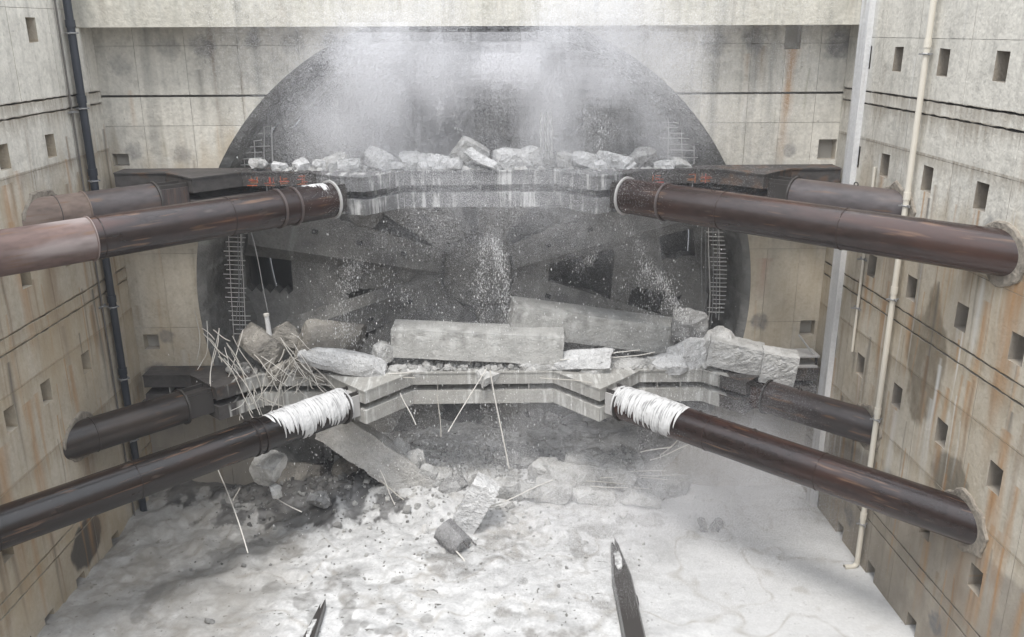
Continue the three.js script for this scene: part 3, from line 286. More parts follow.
// ------------------------------------------------------------------ cutterhead of the boring machine
{
  const Z0 = -2.95, cut = thing('cutterhead', 'muck-caked round cutterhead with dark slots filling the tunnel eye', 'machine', [CX, CY, Z0]);
  const ct = rep(tex(1024, 1024, (u, v, c) => {
    const x = u * 14, y = v * 14; let b = 0.27 + 0.17 * (f2(x * 0.8, y * 0.8, 4, 3) - 0.5) + 0.09 * (f2(x * 4, y * 4, 4, 8) - 0.5) + 0.05 * (n2(x * 26, y * 26, 4) - 0.5);
    c[0] = b * 1.02; c[1] = b * 1.0; c[2] = b * 0.95;
    const w = f2(x * 5, y * 0.35, 3, 21); if (w > 0.57) mixc(c, [0.42, 0.42, 0.41], (w - 0.57) * 1.6);
    const k = f2(x * 1.1, y * 1.1, 3, 29); mixc(c, [0.13, 0.13, 0.135], 0.5 * sst(0.52, 0.7, k));
  }), 14, 14, 0.5, 0.5);
  const muck = std({ map: ct, bumpMap: bumpTex, bumpScale: 0.03, roughness: 0.85 }), tooth = std({ color: new THREE.Color().setRGB(0.1, 0.1, 0.1) });
  const R = rng(301);
  // slots: angle, r inner, r outer, half width inner, half width outer, teeth
  const slots = [[179.5, 5.45, 6.8, 0.42, 0.36, 1], [-160, 2.6, 3.9, 0.28, 0.5, 1], [156, 1.5, 4.3, 0.13, 0.42, 1], [98, 1.1, 2.7, 0.12, 0.3, 1], [41, 1.25, 3.7, 0.14, 0.45, 1], [9.5, 5.4, 6.4, 0.4, 0.45, 1], [-3, 2.1, 4.0, 0.2, 0.5, 1], [-14, 4.6, 6.1, 0.35, 0.4, 1],
    [133, 4.8, 6.6, 0.4, 0.6, 1], [-97, 3.4, 6.6, 0.3, 0.6, 1], [-64, 4.4, 6.6, 0.35, 0.6, 1], [62, 4.4, 6.5, 0.35, 0.6, 1], [102, 4.0, 6.4, 0.35, 0.6, 1], [-128, 4.4, 6.4, 0.4, 0.6, 1], [-38, 4.4, 6.4, 0.35, 0.55, 1], [33, 5.0, 6.4, 0.3, 0.5, 1], [157, 5.5, 6.5, 0.3, 0.4, 1], [-150, 5.3, 6.5, 0.3, 0.5, 1]];
  const sh = new THREE.Shape(); sh.absarc(0, 0, 6.92, 0, Math.PI * 2);
  for (const [an, r0, r1, w0, w1] of slots) {
    const wk = 1.55, ca = Math.cos(an * D2R), sa = Math.sin(an * D2R), pts = [], n = Math.round((r1 - r0) / 0.14);
    const at = (r, w) => new THREE.Vector2(r * ca - w * sa, r * sa + w * ca);
    for (let i = 0; i <= n; i++) { const t = i / n, w = w0 + (w1 - w0) * t; pts.push(at(r0 + (r1 - r0) * t, -w * wk * (0.9 + 0.2 * R()))); }
    for (let i = n; i >= 0; i--) { const t = i / n, w = w0 + (w1 - w0) * t; pts.push(at(r0 + (r1 - r0) * t, w * wk + (i % 2 ? 0.09 : -0.05))); }
    sh.holes.push(new THREE.Path(pts));
  }
  mesh('face_plate', new THREE.ExtrudeGeometry(sh, { depth: 0.55, bevelEnabled: false, curveSegments: 90 }).translate(0, 0, -0.55), muck, cut);
  mesh('bulkhead', new THREE.CylinderGeometry(6.9, 6.9, 0.2, 90).rotateX(Math.PI / 2).translate(0, 0, -3.4), muck, cut);
  mesh('rim', new THREE.CylinderGeometry(6.97, 6.97, 3.5, 120, 1, true).rotateX(Math.PI / 2).translate(0, 0, -1.75), std({ map: ct, side: THREE.DoubleSide }), cut);
  // spokes: ridged arms standing proud of the plate, each with two sloping flanks
  const arm = (w0, w1, r0, r1, hgt, lean) => { const q = (r, y, z) => [r, y, z], a = [q(r0, -w0, 0), q(r0, w0, 0), q(r0, lean * w0, hgt * 0.7), q(r1, -w1, 0), q(r1, w1, 0), q(r1 - 0.15, lean * w1, hgt)], f = [[0, 3, 5], [0, 5, 2], [1, 2, 5], [1, 5, 4], [0, 2, 1], [3, 4, 5]], P = []; for (const t of f) for (const k of t) P.push(...a[k]); const g = new THREE.BufferGeometry(); g.setAttribute('position', new THREE.Float32BufferAttribute(P, 3)); g.computeVertexNormals(); return boxUV(g); };
  [18, 70, 118, 168, 201, 238, 285, 312, 337].forEach((an, k) => { const m = mesh('spoke', arm(0.42, 0.75 + 0.2 * R(), 1.1, 6.75, 0.42, (k % 2 ? 0.5 : -0.5)), muck, cut); m.rotation.z = an * D2R; m.position.z = 0.003; for (let r = 2.2; r < 6.4; r += 1.3) mesh('cutter_tooth', box(0.16, 0.1, 0.14, r, (k % 2 ? -0.2 : 0.2) * (r / 4), 0.18), tooth, m); });
  mesh('hub', chunk(2.2, 2.2, 0.9, 71, { cuts: 10, round: 0.8, noise: 0.08 }), muck, cut);
  for (let k = 0; k < 40; k++) { const a = R() * 6.283, r = 1.5 + 5 * Math.sqrt(R()), s = 0.3 + 0.7 * R(); const m = mesh('caked_muck', chunk(s, s * (0.6 + 0.6 * R()), 0.3, 500 + k, { cuts: 12, round: 0.6, noise: 0.1, seg: 10 }), muck, cut); m.position.set(r * Math.cos(a), r * Math.sin(a), 0.02); m.rotation.z = R() * 6; }
}

// ------------------------------------------------------------------ wales
const XC = -0.38;
// bare dark steel, coated over the middle with a ragged skin of dried slurry that has run down in streaks
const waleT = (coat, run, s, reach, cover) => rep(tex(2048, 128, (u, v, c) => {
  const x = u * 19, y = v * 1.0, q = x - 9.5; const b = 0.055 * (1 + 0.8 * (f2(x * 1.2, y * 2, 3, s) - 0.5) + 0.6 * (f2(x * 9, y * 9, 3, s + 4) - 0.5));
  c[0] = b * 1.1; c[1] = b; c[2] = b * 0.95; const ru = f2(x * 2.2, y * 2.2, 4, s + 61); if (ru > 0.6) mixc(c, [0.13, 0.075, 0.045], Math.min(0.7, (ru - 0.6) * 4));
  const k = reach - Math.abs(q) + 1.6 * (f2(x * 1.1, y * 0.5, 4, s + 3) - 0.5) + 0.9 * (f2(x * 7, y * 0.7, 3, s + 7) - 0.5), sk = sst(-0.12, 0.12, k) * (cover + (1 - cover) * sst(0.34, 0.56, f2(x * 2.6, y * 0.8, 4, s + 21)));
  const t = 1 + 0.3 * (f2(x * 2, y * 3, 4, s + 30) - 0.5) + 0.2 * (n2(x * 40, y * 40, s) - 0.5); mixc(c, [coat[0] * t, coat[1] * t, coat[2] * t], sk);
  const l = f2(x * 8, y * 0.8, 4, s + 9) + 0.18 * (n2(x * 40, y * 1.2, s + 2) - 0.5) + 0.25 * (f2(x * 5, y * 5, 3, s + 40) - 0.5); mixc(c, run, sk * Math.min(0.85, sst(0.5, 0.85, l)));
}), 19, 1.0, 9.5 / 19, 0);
function wale(label, yb, m, marks, az) {
  const g = thing('wale_beam', label, 'beam', [XC, yb, 0]);
  const z0 = 0.75;
  const half = [[1.85, z0], [2.92 - (1.98 - az) * 0.85, az], [3.58, 1.32], [4.1, z0], [5.75, z0], [6.66, 1.66], [7.32, 1.0], [7.6, z0], [8.82, z0]];
  const segs = [[[-1.847, z0], [1.847, z0], [1.847, 0.12], [-1.847, 0.12]]];
  for (const s of [-1, 1]) {
    const H = half.map(([x, z]) => [x * s, z]);
    segs.push([[1.853 * s, z0], H[1], H[2], H[3].slice(), [4.1 * s, 0.12], [1.853 * s, 0.12]].map(p => p.slice()));
    segs.push([[4.106 * s, z0], [5.747 * s, z0], [5.747 * s, 0.12], [4.106 * s, 0.12]]);
    segs.push([[5.753 * s, z0], H[5], H[6], H[7], [7.597 * s, 0.12], [5.753 * s, 0.12]]);
    segs.push([[7.606 * s, z0], H[8], [8.82 * s, 0.12], [7.606 * s, 0.12]]);
  }
  const off = (poly, d) => { const cx = poly.reduce((t, p) => t + p[0], 0) / poly.length; return poly.map(([x, z]) => [x, z > 0.3 ? z - d : z]); };
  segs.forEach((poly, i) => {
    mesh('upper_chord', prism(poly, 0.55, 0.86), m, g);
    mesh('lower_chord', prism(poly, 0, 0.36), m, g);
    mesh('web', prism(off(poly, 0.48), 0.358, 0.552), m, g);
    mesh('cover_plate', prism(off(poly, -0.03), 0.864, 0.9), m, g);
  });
  for (const x of [-5.2, -4.6, -1.2, 0, 1.2, 4.6, 5.2, 8.2, -8.2]) mesh('stiffener', box(0.03, 0.186, 0.42, x, 0.455, z0 - 0.26), m, g);
  if (marks) for (const [x0, x1, t] of marks) { const p = mesh('painted_lettering', new THREE.PlaneGeometry(x1 - x0, 0.3).translate((x0 + x1) / 2, 0.675, z0 + 0.004), t, g); }
  return g;
}
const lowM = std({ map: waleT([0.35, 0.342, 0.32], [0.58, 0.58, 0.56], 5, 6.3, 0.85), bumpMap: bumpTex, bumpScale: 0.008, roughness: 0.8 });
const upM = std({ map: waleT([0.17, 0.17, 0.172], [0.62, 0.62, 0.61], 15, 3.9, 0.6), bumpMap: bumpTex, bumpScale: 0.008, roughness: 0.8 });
function paint(w, h, seed, dens) { // worn orange characters, no longer readable
  const cv = document.createElement('canvas'); cv.width = 512; cv.height = 64; const x = cv.getContext('2d'), R = rng(seed); x.clearRect(0, 0, 512, 64);
  const n = Math.round(w / 0.42); x.lineCap = 'round';
  for (let i = 0; i < n; i++) { const c = (i + 0.5) * 512 / n, s = 512 / n * 0.36; if (R() > dens) continue;
    for (let k = 0; k < 7; k++) { x.strokeStyle = `rgb(${112 + 50 * R() | 0},${62 + 26 * R() | 0},${44 + 20 * R() | 0})`; x.lineWidth = 3 + 4 * R(); x.beginPath(); const vert = R() < 0.5, a = (R() - 0.5) * 2 * s, b = 8 + 48 * R(); if (vert) { x.moveTo(c + a, 8 + 12 * R()); x.lineTo(c + a + 3 * (R() - 0.5), 36 + 20 * R()); } else { x.moveTo(c - s * R(), b); x.lineTo(c + s * R(), b + 4 * (R() - 0.5)); } x.stroke(); } }
  const t = new THREE.CanvasTexture(cv); t.colorSpace = THREE.SRGBColorSpace; t.magFilter = THREE.LinearFilter;
  return std({ map: t, transparent: true, alphaTest: 0.3, roughness: 0.8 });
}
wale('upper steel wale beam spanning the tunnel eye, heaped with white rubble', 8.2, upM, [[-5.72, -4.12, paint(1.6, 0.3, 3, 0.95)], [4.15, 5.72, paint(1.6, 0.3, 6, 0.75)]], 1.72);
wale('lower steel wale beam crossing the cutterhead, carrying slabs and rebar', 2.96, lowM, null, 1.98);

// ------------------------------------------------------------------ struts
const rustT = (base, hi, s) => rep(tex(768, 192, (u, v, c) => {
  const x = u * 10, y = v * 2.67, t = v * Math.PI * 2, a = Math.cos(t) * 0.425, b = Math.sin(t) * 0.425;
  let k = 1 + 0.7 * (f3(x * 0.9, a * 4 + s, b * 4, 3) - 0.5) + 0.7 * (f3(x * 6, a * 14, b * 14 + s, 2) - 0.5);
  c[0] = base[0] * k; c[1] = base[1] * k; c[2] = base[2] * k;
  const r = f3(x * 0.5 + s, a * 3, b * 3, 3), r2 = f3(x * 2.5 + s, a * 9, b * 9, 3); mixc(c, hi, Math.min(0.8, sst(0.45, 0.75, r) * (0.4 + 0.8 * r2)));
  const w = f3(x * 2.6, a * 9 + 5, b * 9 + s, 3); if (w > 0.72) mixc(c, [0.16, 0.13, 0.11], (w - 0.72) * 1.8); const sc = f3(x * 1.4 + 7, a * 16, b * 16 + s, 3); if (sc > 0.66) mixc(c, [0.15, 0.085, 0.05], Math.min(0.7, (sc - 0.66) * 5));
}), 1, 1);
const tubeMat = (b, h, s, o = {}) => { const m = rustT(b, h, s); m.repeat.set(1 / 10, 1); return std({ map: m, roughness: 0.24, metalness: 0.1, bumpMap: bumpTex, bumpScale: 0.002, ...o }); };
const TR = 0.41;
const Tm = {
  ul1: tubeMat([0.026, 0.018, 0.017], [0.062, 0.03, 0.024], 1), ul2: tubeMat([0.065, 0.055, 0.055], [0.12, 0.085, 0.07], 2, { roughness: 0.45 }), ur1: tubeMat([0.03, 0.02, 0.018], [0.062, 0.032, 0.025], 3), ur2: tubeMat([0.075, 0.065, 0.066], [0.11, 0.085, 0.075], 4, { roughness: 0.42 }),
  ll1: tubeMat([0.009, 0.007, 0.0065], [0.022, 0.012, 0.009], 5, { roughness: 0.26 }), ll2: tubeMat([0.025, 0.02, 0.018], [0.05, 0.036, 0.028], 6, { roughness: 0.36 }), lr1: tubeMat([0.022, 0.014, 0.013], [0.05, 0.024, 0.018], 7, { roughness: 0.26 }), lr2: tubeMat([0.042, 0.034, 0.033], [0.065, 0.046, 0.04], 8, { roughness: 0.38 }),
  pink: tubeMat([0.12, 0.08, 0.07], [0.29, 0.25, 0.24], 9, { roughness: 0.7 }), clay: tubeMat([0.16, 0.12, 0.10], [0.24, 0.19, 0.16], 10, { roughness: 0.85 }) };
const steelDark = std({ color: new THREE.Color().setRGB(0.05, 0.045, 0.042), roughness: 0.55, metalness: 0.2 }), steelPale = std({ color: new THREE.Color().setRGB(0.42, 0.41, 0.40), roughness: 0.8 });
const whiteT = rep(tex(512, 512, (u, v, c) => { const x = u * 4, y = v * 4; const b = 0.56 + 0.2 * (f2(x * 2, y * 2, 3, 4) - 0.5) - 0.5 * Math.max(0, f2(x * 3, y * 11, 3, 9) - 0.5) * 2.2; c[0] = b; c[1] = b; c[2] = b * 0.99; }), 4, 4);
const dust = std({ map: whiteT, bumpMap: bumpTex, bumpScale: 0.03, roughness: 1 });
const crustM = std({ map: rep(tex(512, 1024, (u, v, c) => { const x = u * 4, y = v * 4; let b = 0.57 + 0.14 * (f2(x * 3, y * 3, 3, 4) - 0.5); const l = f2(x * 3, y * 40, 3, 9); b *= 1 - 0.5 * sst(0.56, 0.8, l + 0.5 * (f2(x * 5, y * 5, 3, 77) - 0.5)); c[0] = b; c[1] = b; c[2] = b; }), 4, 4), bumpMap: bumpTex, bumpScale: 0.02, roughness: 1 });
function tubeGeo(r, l0, l1, seg = 56) { const g = new THREE.CylinderGeometry(r, r, l1 - l0, seg, 1, true); const uv = g.attributes.uv, p = g.attributes.position; g.translate(0, (l0 + l1) / 2, 0); for (let i = 0; i < uv.count; i++) uv.setXY(i, p.getY(i), uv.getX(i)); return g; }
function crust(r, l0, l1, seed, a0, a1, thick = 0.05) { // dried slurry clinging to the top of a tube, with a ragged lower edge
  const P = [], I = [], U = [], nl = Math.round((l1 - l0) * 80), na = 30;
  for (let i = 0; i <= nl; i++) { const y = l0 + (l1 - l0) * i / nl, e = Math.min(1, Math.min(i, nl - i) / 6) * sst(0, 1, Math.min(i / 10, (nl - i) / 34 + 0.5 * (n2(i * 0.31, seed, 3) - 0.4)));
    const lo = -(a0 + 110 * (f2(y * 2.6, seed, 3, seed) - 0.5) + 70 * (f2(y * 30, seed, 2, seed + 5) - 0.5)) * e, hi = (a1 + 110 * (f2(y * 2.6, seed + 3, 3, seed) - 0.5) + 70 * (f2(y * 30, seed + 2, 2, seed + 8) - 0.5)) * e;
    for (let j = 0; j <= na; j++) { const t = j / na, a = (lo + (hi - lo) * t) * D2R, ed = Math.sin(Math.PI * t), rr = r - 0.012 + thick * (0.2 + 0.7 * f2(y * 5, a * 2, 3, seed) + 0.22 * f2(y * 34, a * 2.5, 3, seed + 2) + 0.35 * f2(y * 12, a * 5, 3, seed + 6)) * Math.pow(ed, 0.4) * Math.max(0.15, e); P.push(rr * Math.sin(a), y, rr * Math.cos(a)); U.push(a * r, y); } }
  for (let i = 0; i < nl; i++) for (let j = 0; j < na; j++) { const q = i * (na + 1) + j; I.push(q, q + 1, q + na + 1, q + 1, q + na + 2, q + na + 1); }
  const g = new THREE.BufferGeometry(); g.setAttribute('position', new THREE.Float32BufferAttribute(P, 3)); g.setAttribute('uv', new THREE.Float32BufferAttribute(U, 2)); g.setIndex(I); g.computeVertexNormals(); return g;
}
function strut(label, y, A, B, mat, o = {}) { // A at the wale, B in the wall; local y runs along the tube, local z is up
  const a = new THREE.Vector3(A[0], y, A[1]), b = new THREE.Vector3(B[0], y, B[1]), L = a.distanceTo(b), dir = b.clone().sub(a).normalize();
  const g = thing('steel_strut', label, 'strut', [a.x, a.y, a.z], 'tubular braces between wales and walls');
  const Zx = new THREE.Vector3(0, 1, 0), Xx = dir.clone().cross(Zx); g.setRotationFromMatrix(new THREE.Matrix4().makeBasis(Xx, dir, Zx));
  const j = o.jack ?? 0.42, seam = o.seam;
  mesh('jack_box', box(0.56, j - 0.06, 0.56, 0, (j - 0.06) / 2 + 0.01, 0), o.jackMat || steelDark, g);
  for (const s of [-1, 1]) mesh('jack_rib', box(0.05, j - 0.07, 0.1, s * 0.22, (j - 0.06) / 2 + 0.01, 0.32), steelDark, g);
  mesh('end_flange', new THREE.CylinderGeometry(TR + 0.045, TR + 0.045, 0.05, 48).translate(0, j - 0.02, 0), o.flange || steelDark, g);
  mesh('tube', tubeGeo(TR, j, seam || L), mat, g);
  if (seam) { mesh('tube', tubeGeo(TR + 0.002, seam, L), o.far, g); mesh('weld_ring', new THREE.TorusGeometry(TR + 0.005, 0.022, 8, 48).rotateX(Math.PI / 2).translate(0, seam, 0), o.far, g); }
  for (const q of o.rings || []) mesh('coupling', new THREE.CylinderGeometry(TR + 0.03, TR + 0.03, 0.06, 48, 1).translate(0, q, 0), o.ringMat || steelDark, g);
  if (o.crust) for (const [l0, l1, s, a0, a1, th] of o.crust) mesh('slurry_crust', crust(TR, l0, l1, s, a0, a1, th), crustM, g);
  for (let q = 2.9; q < L - 1.2; q += 2.7) mesh('weld_seam', new THREE.TorusGeometry(TR + 0.002, 0.012, 6, 48).rotateX(Math.PI / 2).translate(0, q, 0), mat, g);
  for (const q of o.lugs || []) mesh('lifting_lug', new THREE.TorusGeometry(0.045, 0.014, 6, 14).rotateY(Math.PI / 2).translate(0, q, TR + 0.02), steelDark, g);
  return g;
}
const W1 = 1.64, WZ = 8.05;
const sL = (z) => -9.555 - 0.037 * z, sR = (z) => 8.571 + 0.037 * z;
const ends1 = (s, w1 = W1) => { const A = [XC + s * 3.26, w1]; const d = s < 0 ? Math.abs((sL(7.9) - 0.66) - A[0]) : (sR(7.9) + 0.66) - A[0]; return [A, [A[0] + s * d, A[1] + d]]; };
const ends2 = (s) => { const A = [XC + s * 7.0, 1.32]; const d = s < 0 ? Math.abs((sL(3.4) - 0.66) - A[0]) : (sR(3.4) + 0.66) - A[0]; return [A, [A[0] + s * d, A[1] + d]]; };
const YU = 8.6, YL = 3.42;
strut('upper long strut with faded pink primer towards the ochre-stained wall', YU, ...ends1(-1), Tm.ul1, { seam: 5.75, far: Tm.pink, rings: [1.3, 1.7], flange: steelPale, jack: 0.3, ringMat: Tm.ul2, crust: [[0.36, 1.2, 3, 40, 40, 0.02]] });
strut('upper long brown strut with worn yellow mark, ending at stained white-pipe wall', YU, ...ends1(1, 1.4), Tm.ur1, { rings: [1.4], flange: steelPale, jack: 0.3, ringMat: Tm.ur2, lugs: [2.6] });
strut('upper short corner strut with clay-smeared end in the ochre-stained wall', YU, ...ends2(-1), Tm.ul2, { seam: 2.3, far: Tm.clay, jack: 0.75, jackMat: Tm.ul2 });
strut('upper short corner strut meeting the wall beside the white drain pipe', YU, ...ends2(1), Tm.ur2, { jack: 0.6, lugs: [2.0] });
strut('lower long blackened strut with white crust, entering ochre-stained wall', YL, ...ends1(-1), Tm.ll1, { rings: [2.66, 2.86], jack: 0.4, jackMat: steelPale, crust: [[0.2, 2.5, 13, 118, 84, 0.07]], ringMat: Tm.ll1 });
strut('lower long red-brown strut with white crust, ending at stained white-pipe wall', YL, ...ends1(1), Tm.lr1, { jack: 0.4, jackMat: steelPale, crust: [[0.2, 2.3, 23, 84, 118, 0.07]], lugs: [2.6, 4.0] });
strut('lower short black corner strut with open jack head at ochre-stained wall', YL, ...ends2(-1), Tm.ll2, { jack: 0.72, lugs: [1.6] });
strut('lower short corner strut passing behind the white drain pipe', YL, ...ends2(1), Tm.lr2, { jack: 0.4, jackMat: Tm.lr1, lugs: [1.2] });
{ // the worn yellow ring mark on the upper long strut
  const cv = document.createElement('canvas'); cv.width = 128; cv.height = 64; const x = cv.getContext('2d'); x.strokeStyle = 'rgb(176,164,92)'; x.lineWidth = 7; x.beginPath(); x.ellipse(40, 32, 18, 22, 0, 0, 7); x.moveTo(40, 8); x.lineTo(40, 58); x.stroke(); x.lineWidth = 5; x.beginPath(); x.moveTo(86, 12); x.lineTo(84, 40); x.moveTo(98, 20); x.lineTo(98, 54); x.stroke();
  const t = new THREE.CanvasTexture(cv); t.colorSpace = THREE.SRGBColorSpace; t.magFilter = THREE.LinearFilter;
  const s = scene.getObjectByName('steel_strut_001'); const g = new THREE.CylinderGeometry(TR + 0.004, TR + 0.004, 0.62, 10, 1, true, -0.35, 0.7).rotateX(0); 
  g.rotateY(0); const uv = g.attributes.uv; for (let i = 0; i < uv.count; i++) uv.setXY(i, 1 - uv.getY(i), uv.getX(i));
  const m = mesh('painted_mark', g, std({ map: t, transparent: true, alphaTest: 0.3 }), s); m.position.y = 5.0; m.rotation.y = 0.6 + Math.PI; m.userData.label = 'worn yellow ring and bar mark';
}
// broken mortar round each strut end
const mortar = std({ map: rep(tex(256, 256, (u, v, c) => { const b = 0.21 + 0.2 * (f2(u * 12, v * 12, 4, 3) - 0.5); c[0] = b * 1.08; c[1] = b * 0.95; c[2] = b * 0.78; }), 1, 1), bumpMap: bumpTex, bumpScale: 0.03 });

{ const R = rng(515); // rough patches of mortar where the struts enter the walls
  const patch = (wall, x, y) => { const pts = []; for (let i = 0; i < 40; i++) { const t = i / 40 * 6.283, k = 0.98 + 0.55 * f2(Math.cos(t) * 2.5 + x, Math.sin(t) * 2.5 + y, 4, 5); pts.push(new THREE.Vector2(x + Math.cos(t) * TR * 1.42 * k, y + Math.sin(t) * TR * k)); } mesh('mortar_patch', new THREE.ExtrudeGeometry(new THREE.Shape(pts), { depth: 0.05, bevelThickness: 0.02, bevelSize: 0.03, bevelSegments: 1 }).translate(0, 0, -0.02), mortar, wall); };
  for (const [y, z1, z2] of [[YU, 7.62, 3.4], [YL, 7.86, 3.4]]) { patch(wallR, (y === YU ? 7.4 : 7.64), y); patch(wallR, 3.42, y); patch(wallL, -7.86, y); patch(wallL, -3.42, y); } }
// ------------------------------------------------------------------ pipes on the walls
const pvc = std({ color: new THREE.Color().setRGB(0.62, 0.58, 0.50), roughness: 0.5 }), bluePipe = std({ color: new THREE.Color().setRGB(0.028, 0.033, 0.043), roughness: 0.45 }), clampM = std({ color: new THREE.Color().setRGB(0.3, 0.3, 0.3), roughness: 0.5, metalness: 0.5 });
function drain(name, label, x, z, r, y0, y1, mat, side, joints, foot) {
  const g = thing(name, label, 'pipe', [x, y0, z]);
  mesh('pipe_run', new THREE.CylinderGeometry(r, r, y1 - y0, 20).translate(0, (y1 - y0) / 2, 0), mat, g);
  for (const y of joints) { mesh('coupling', new THREE.CylinderGeometry(r * 1.2, r * 1.2, 0.16, 20).translate(0, y - y0, 0), mat, g); const c = mesh('bracket', mergeGeometries([new THREE.TorusGeometry(r * 1.25, 0.018, 6, 20).rotateX(Math.PI / 2), box(0.34, 0.04, 0.03, 0, 0, 0), box(0.03, 0.03, 0.3, 0, 0, 0)].map(q => q.toNonIndexed())), clampM, g); c.position.y = y - y0 - 0.2; c.rotation.y = side * Math.PI / 2; }
  if (foot) { const q = new THREE.CatmullRomCurve3([[0, 0.14, 0], [0, 0.02, 0], [-0.08, -0.06, 0.02], [-0.32, -0.06, 0.05]].map(p => new THREE.Vector3(...p))); mesh('elbow', new THREE.TubeGeometry(q, 14, r, 14), mat, g); }
  return g;
}
drain('drain_pipe', 'white plastic drain pipe down the whole stained wall', sR(4.04) - 0.12, 4.04, 0.062, 0.1, 15.4, pvc, 1, [12.05, 9.0, 6.95, 4.1, 1.4], true);
drain('drain_pipe', 'dark blue drain pipe clamped beside the corner pilaster', sL(1.3) + 0.16, 1.32, 0.09, 0.1, 15.4, bluePipe, -1, [12.5, 10.86, 9.2, 6.1, 4.2, 2.5], false);
drain('conduit', 'thin grey conduit running beside the dark blue drain pipe', sL(1.62) + 0.05, 1.62, 0.022, 0.1, 15.4, std({ color: new THREE.Color().setRGB(0.12, 0.11, 0.10) }), -1, [10.8, 6.2], false);
drain('conduit', 'thin pale conduit between pocket columns on the white-pipe wall', sR(2.3) - 0.06, 2.3, 0.03, 4.9, 9.35, pvc, 1, [7.4, 6.2], false);
{ // a pale cabinet and a small bracket shelf by the corner
  const c = thing('junction_box', 'pale junction box with orange mark above corner strut', 'box', [8.2, 8.52, 0.3]); mesh('case', box(0.5, 0.42, 0.3, 0, 0.21, 0), steelPale, c); mesh('warning_mark', box(0.13, 0.16, 0.01, -0.33 + 0.02, 0.2, 0.1), std({ color: new THREE.Color().setRGB(0.4, 0.14, 0.05) }), c); mesh('lid', box(0.52, 0.03, 0.32, 0, 0.436, 0), steelPale, c);
  const b = thing('bracket_shelf', 'small steel bracket shelf with diagonal brace at the corner', 'shelf', [8.1, 3.86, 0.42]); mesh('shelf_plate', box(0.7, 0.04, 0.6, 0, 0.3, 0), steelPale, b); mesh('shelf_plate', box(0.75, 0.04, 0.6, -0.05, 0.02, 0), steelPale, b); mesh('brace', rod([-0.2, 0.85, 0.1], [0.22, 0.32, 0.2], 0.028), steelPale, b); mesh('post', box(0.05, 0.3, 0.05, 0.3, 0.16, 0.2), steelDark, b); mesh('post', box(0.05, 0.3, 0.05, -0.3, 0.16, 0.2), steelDark, b);
}

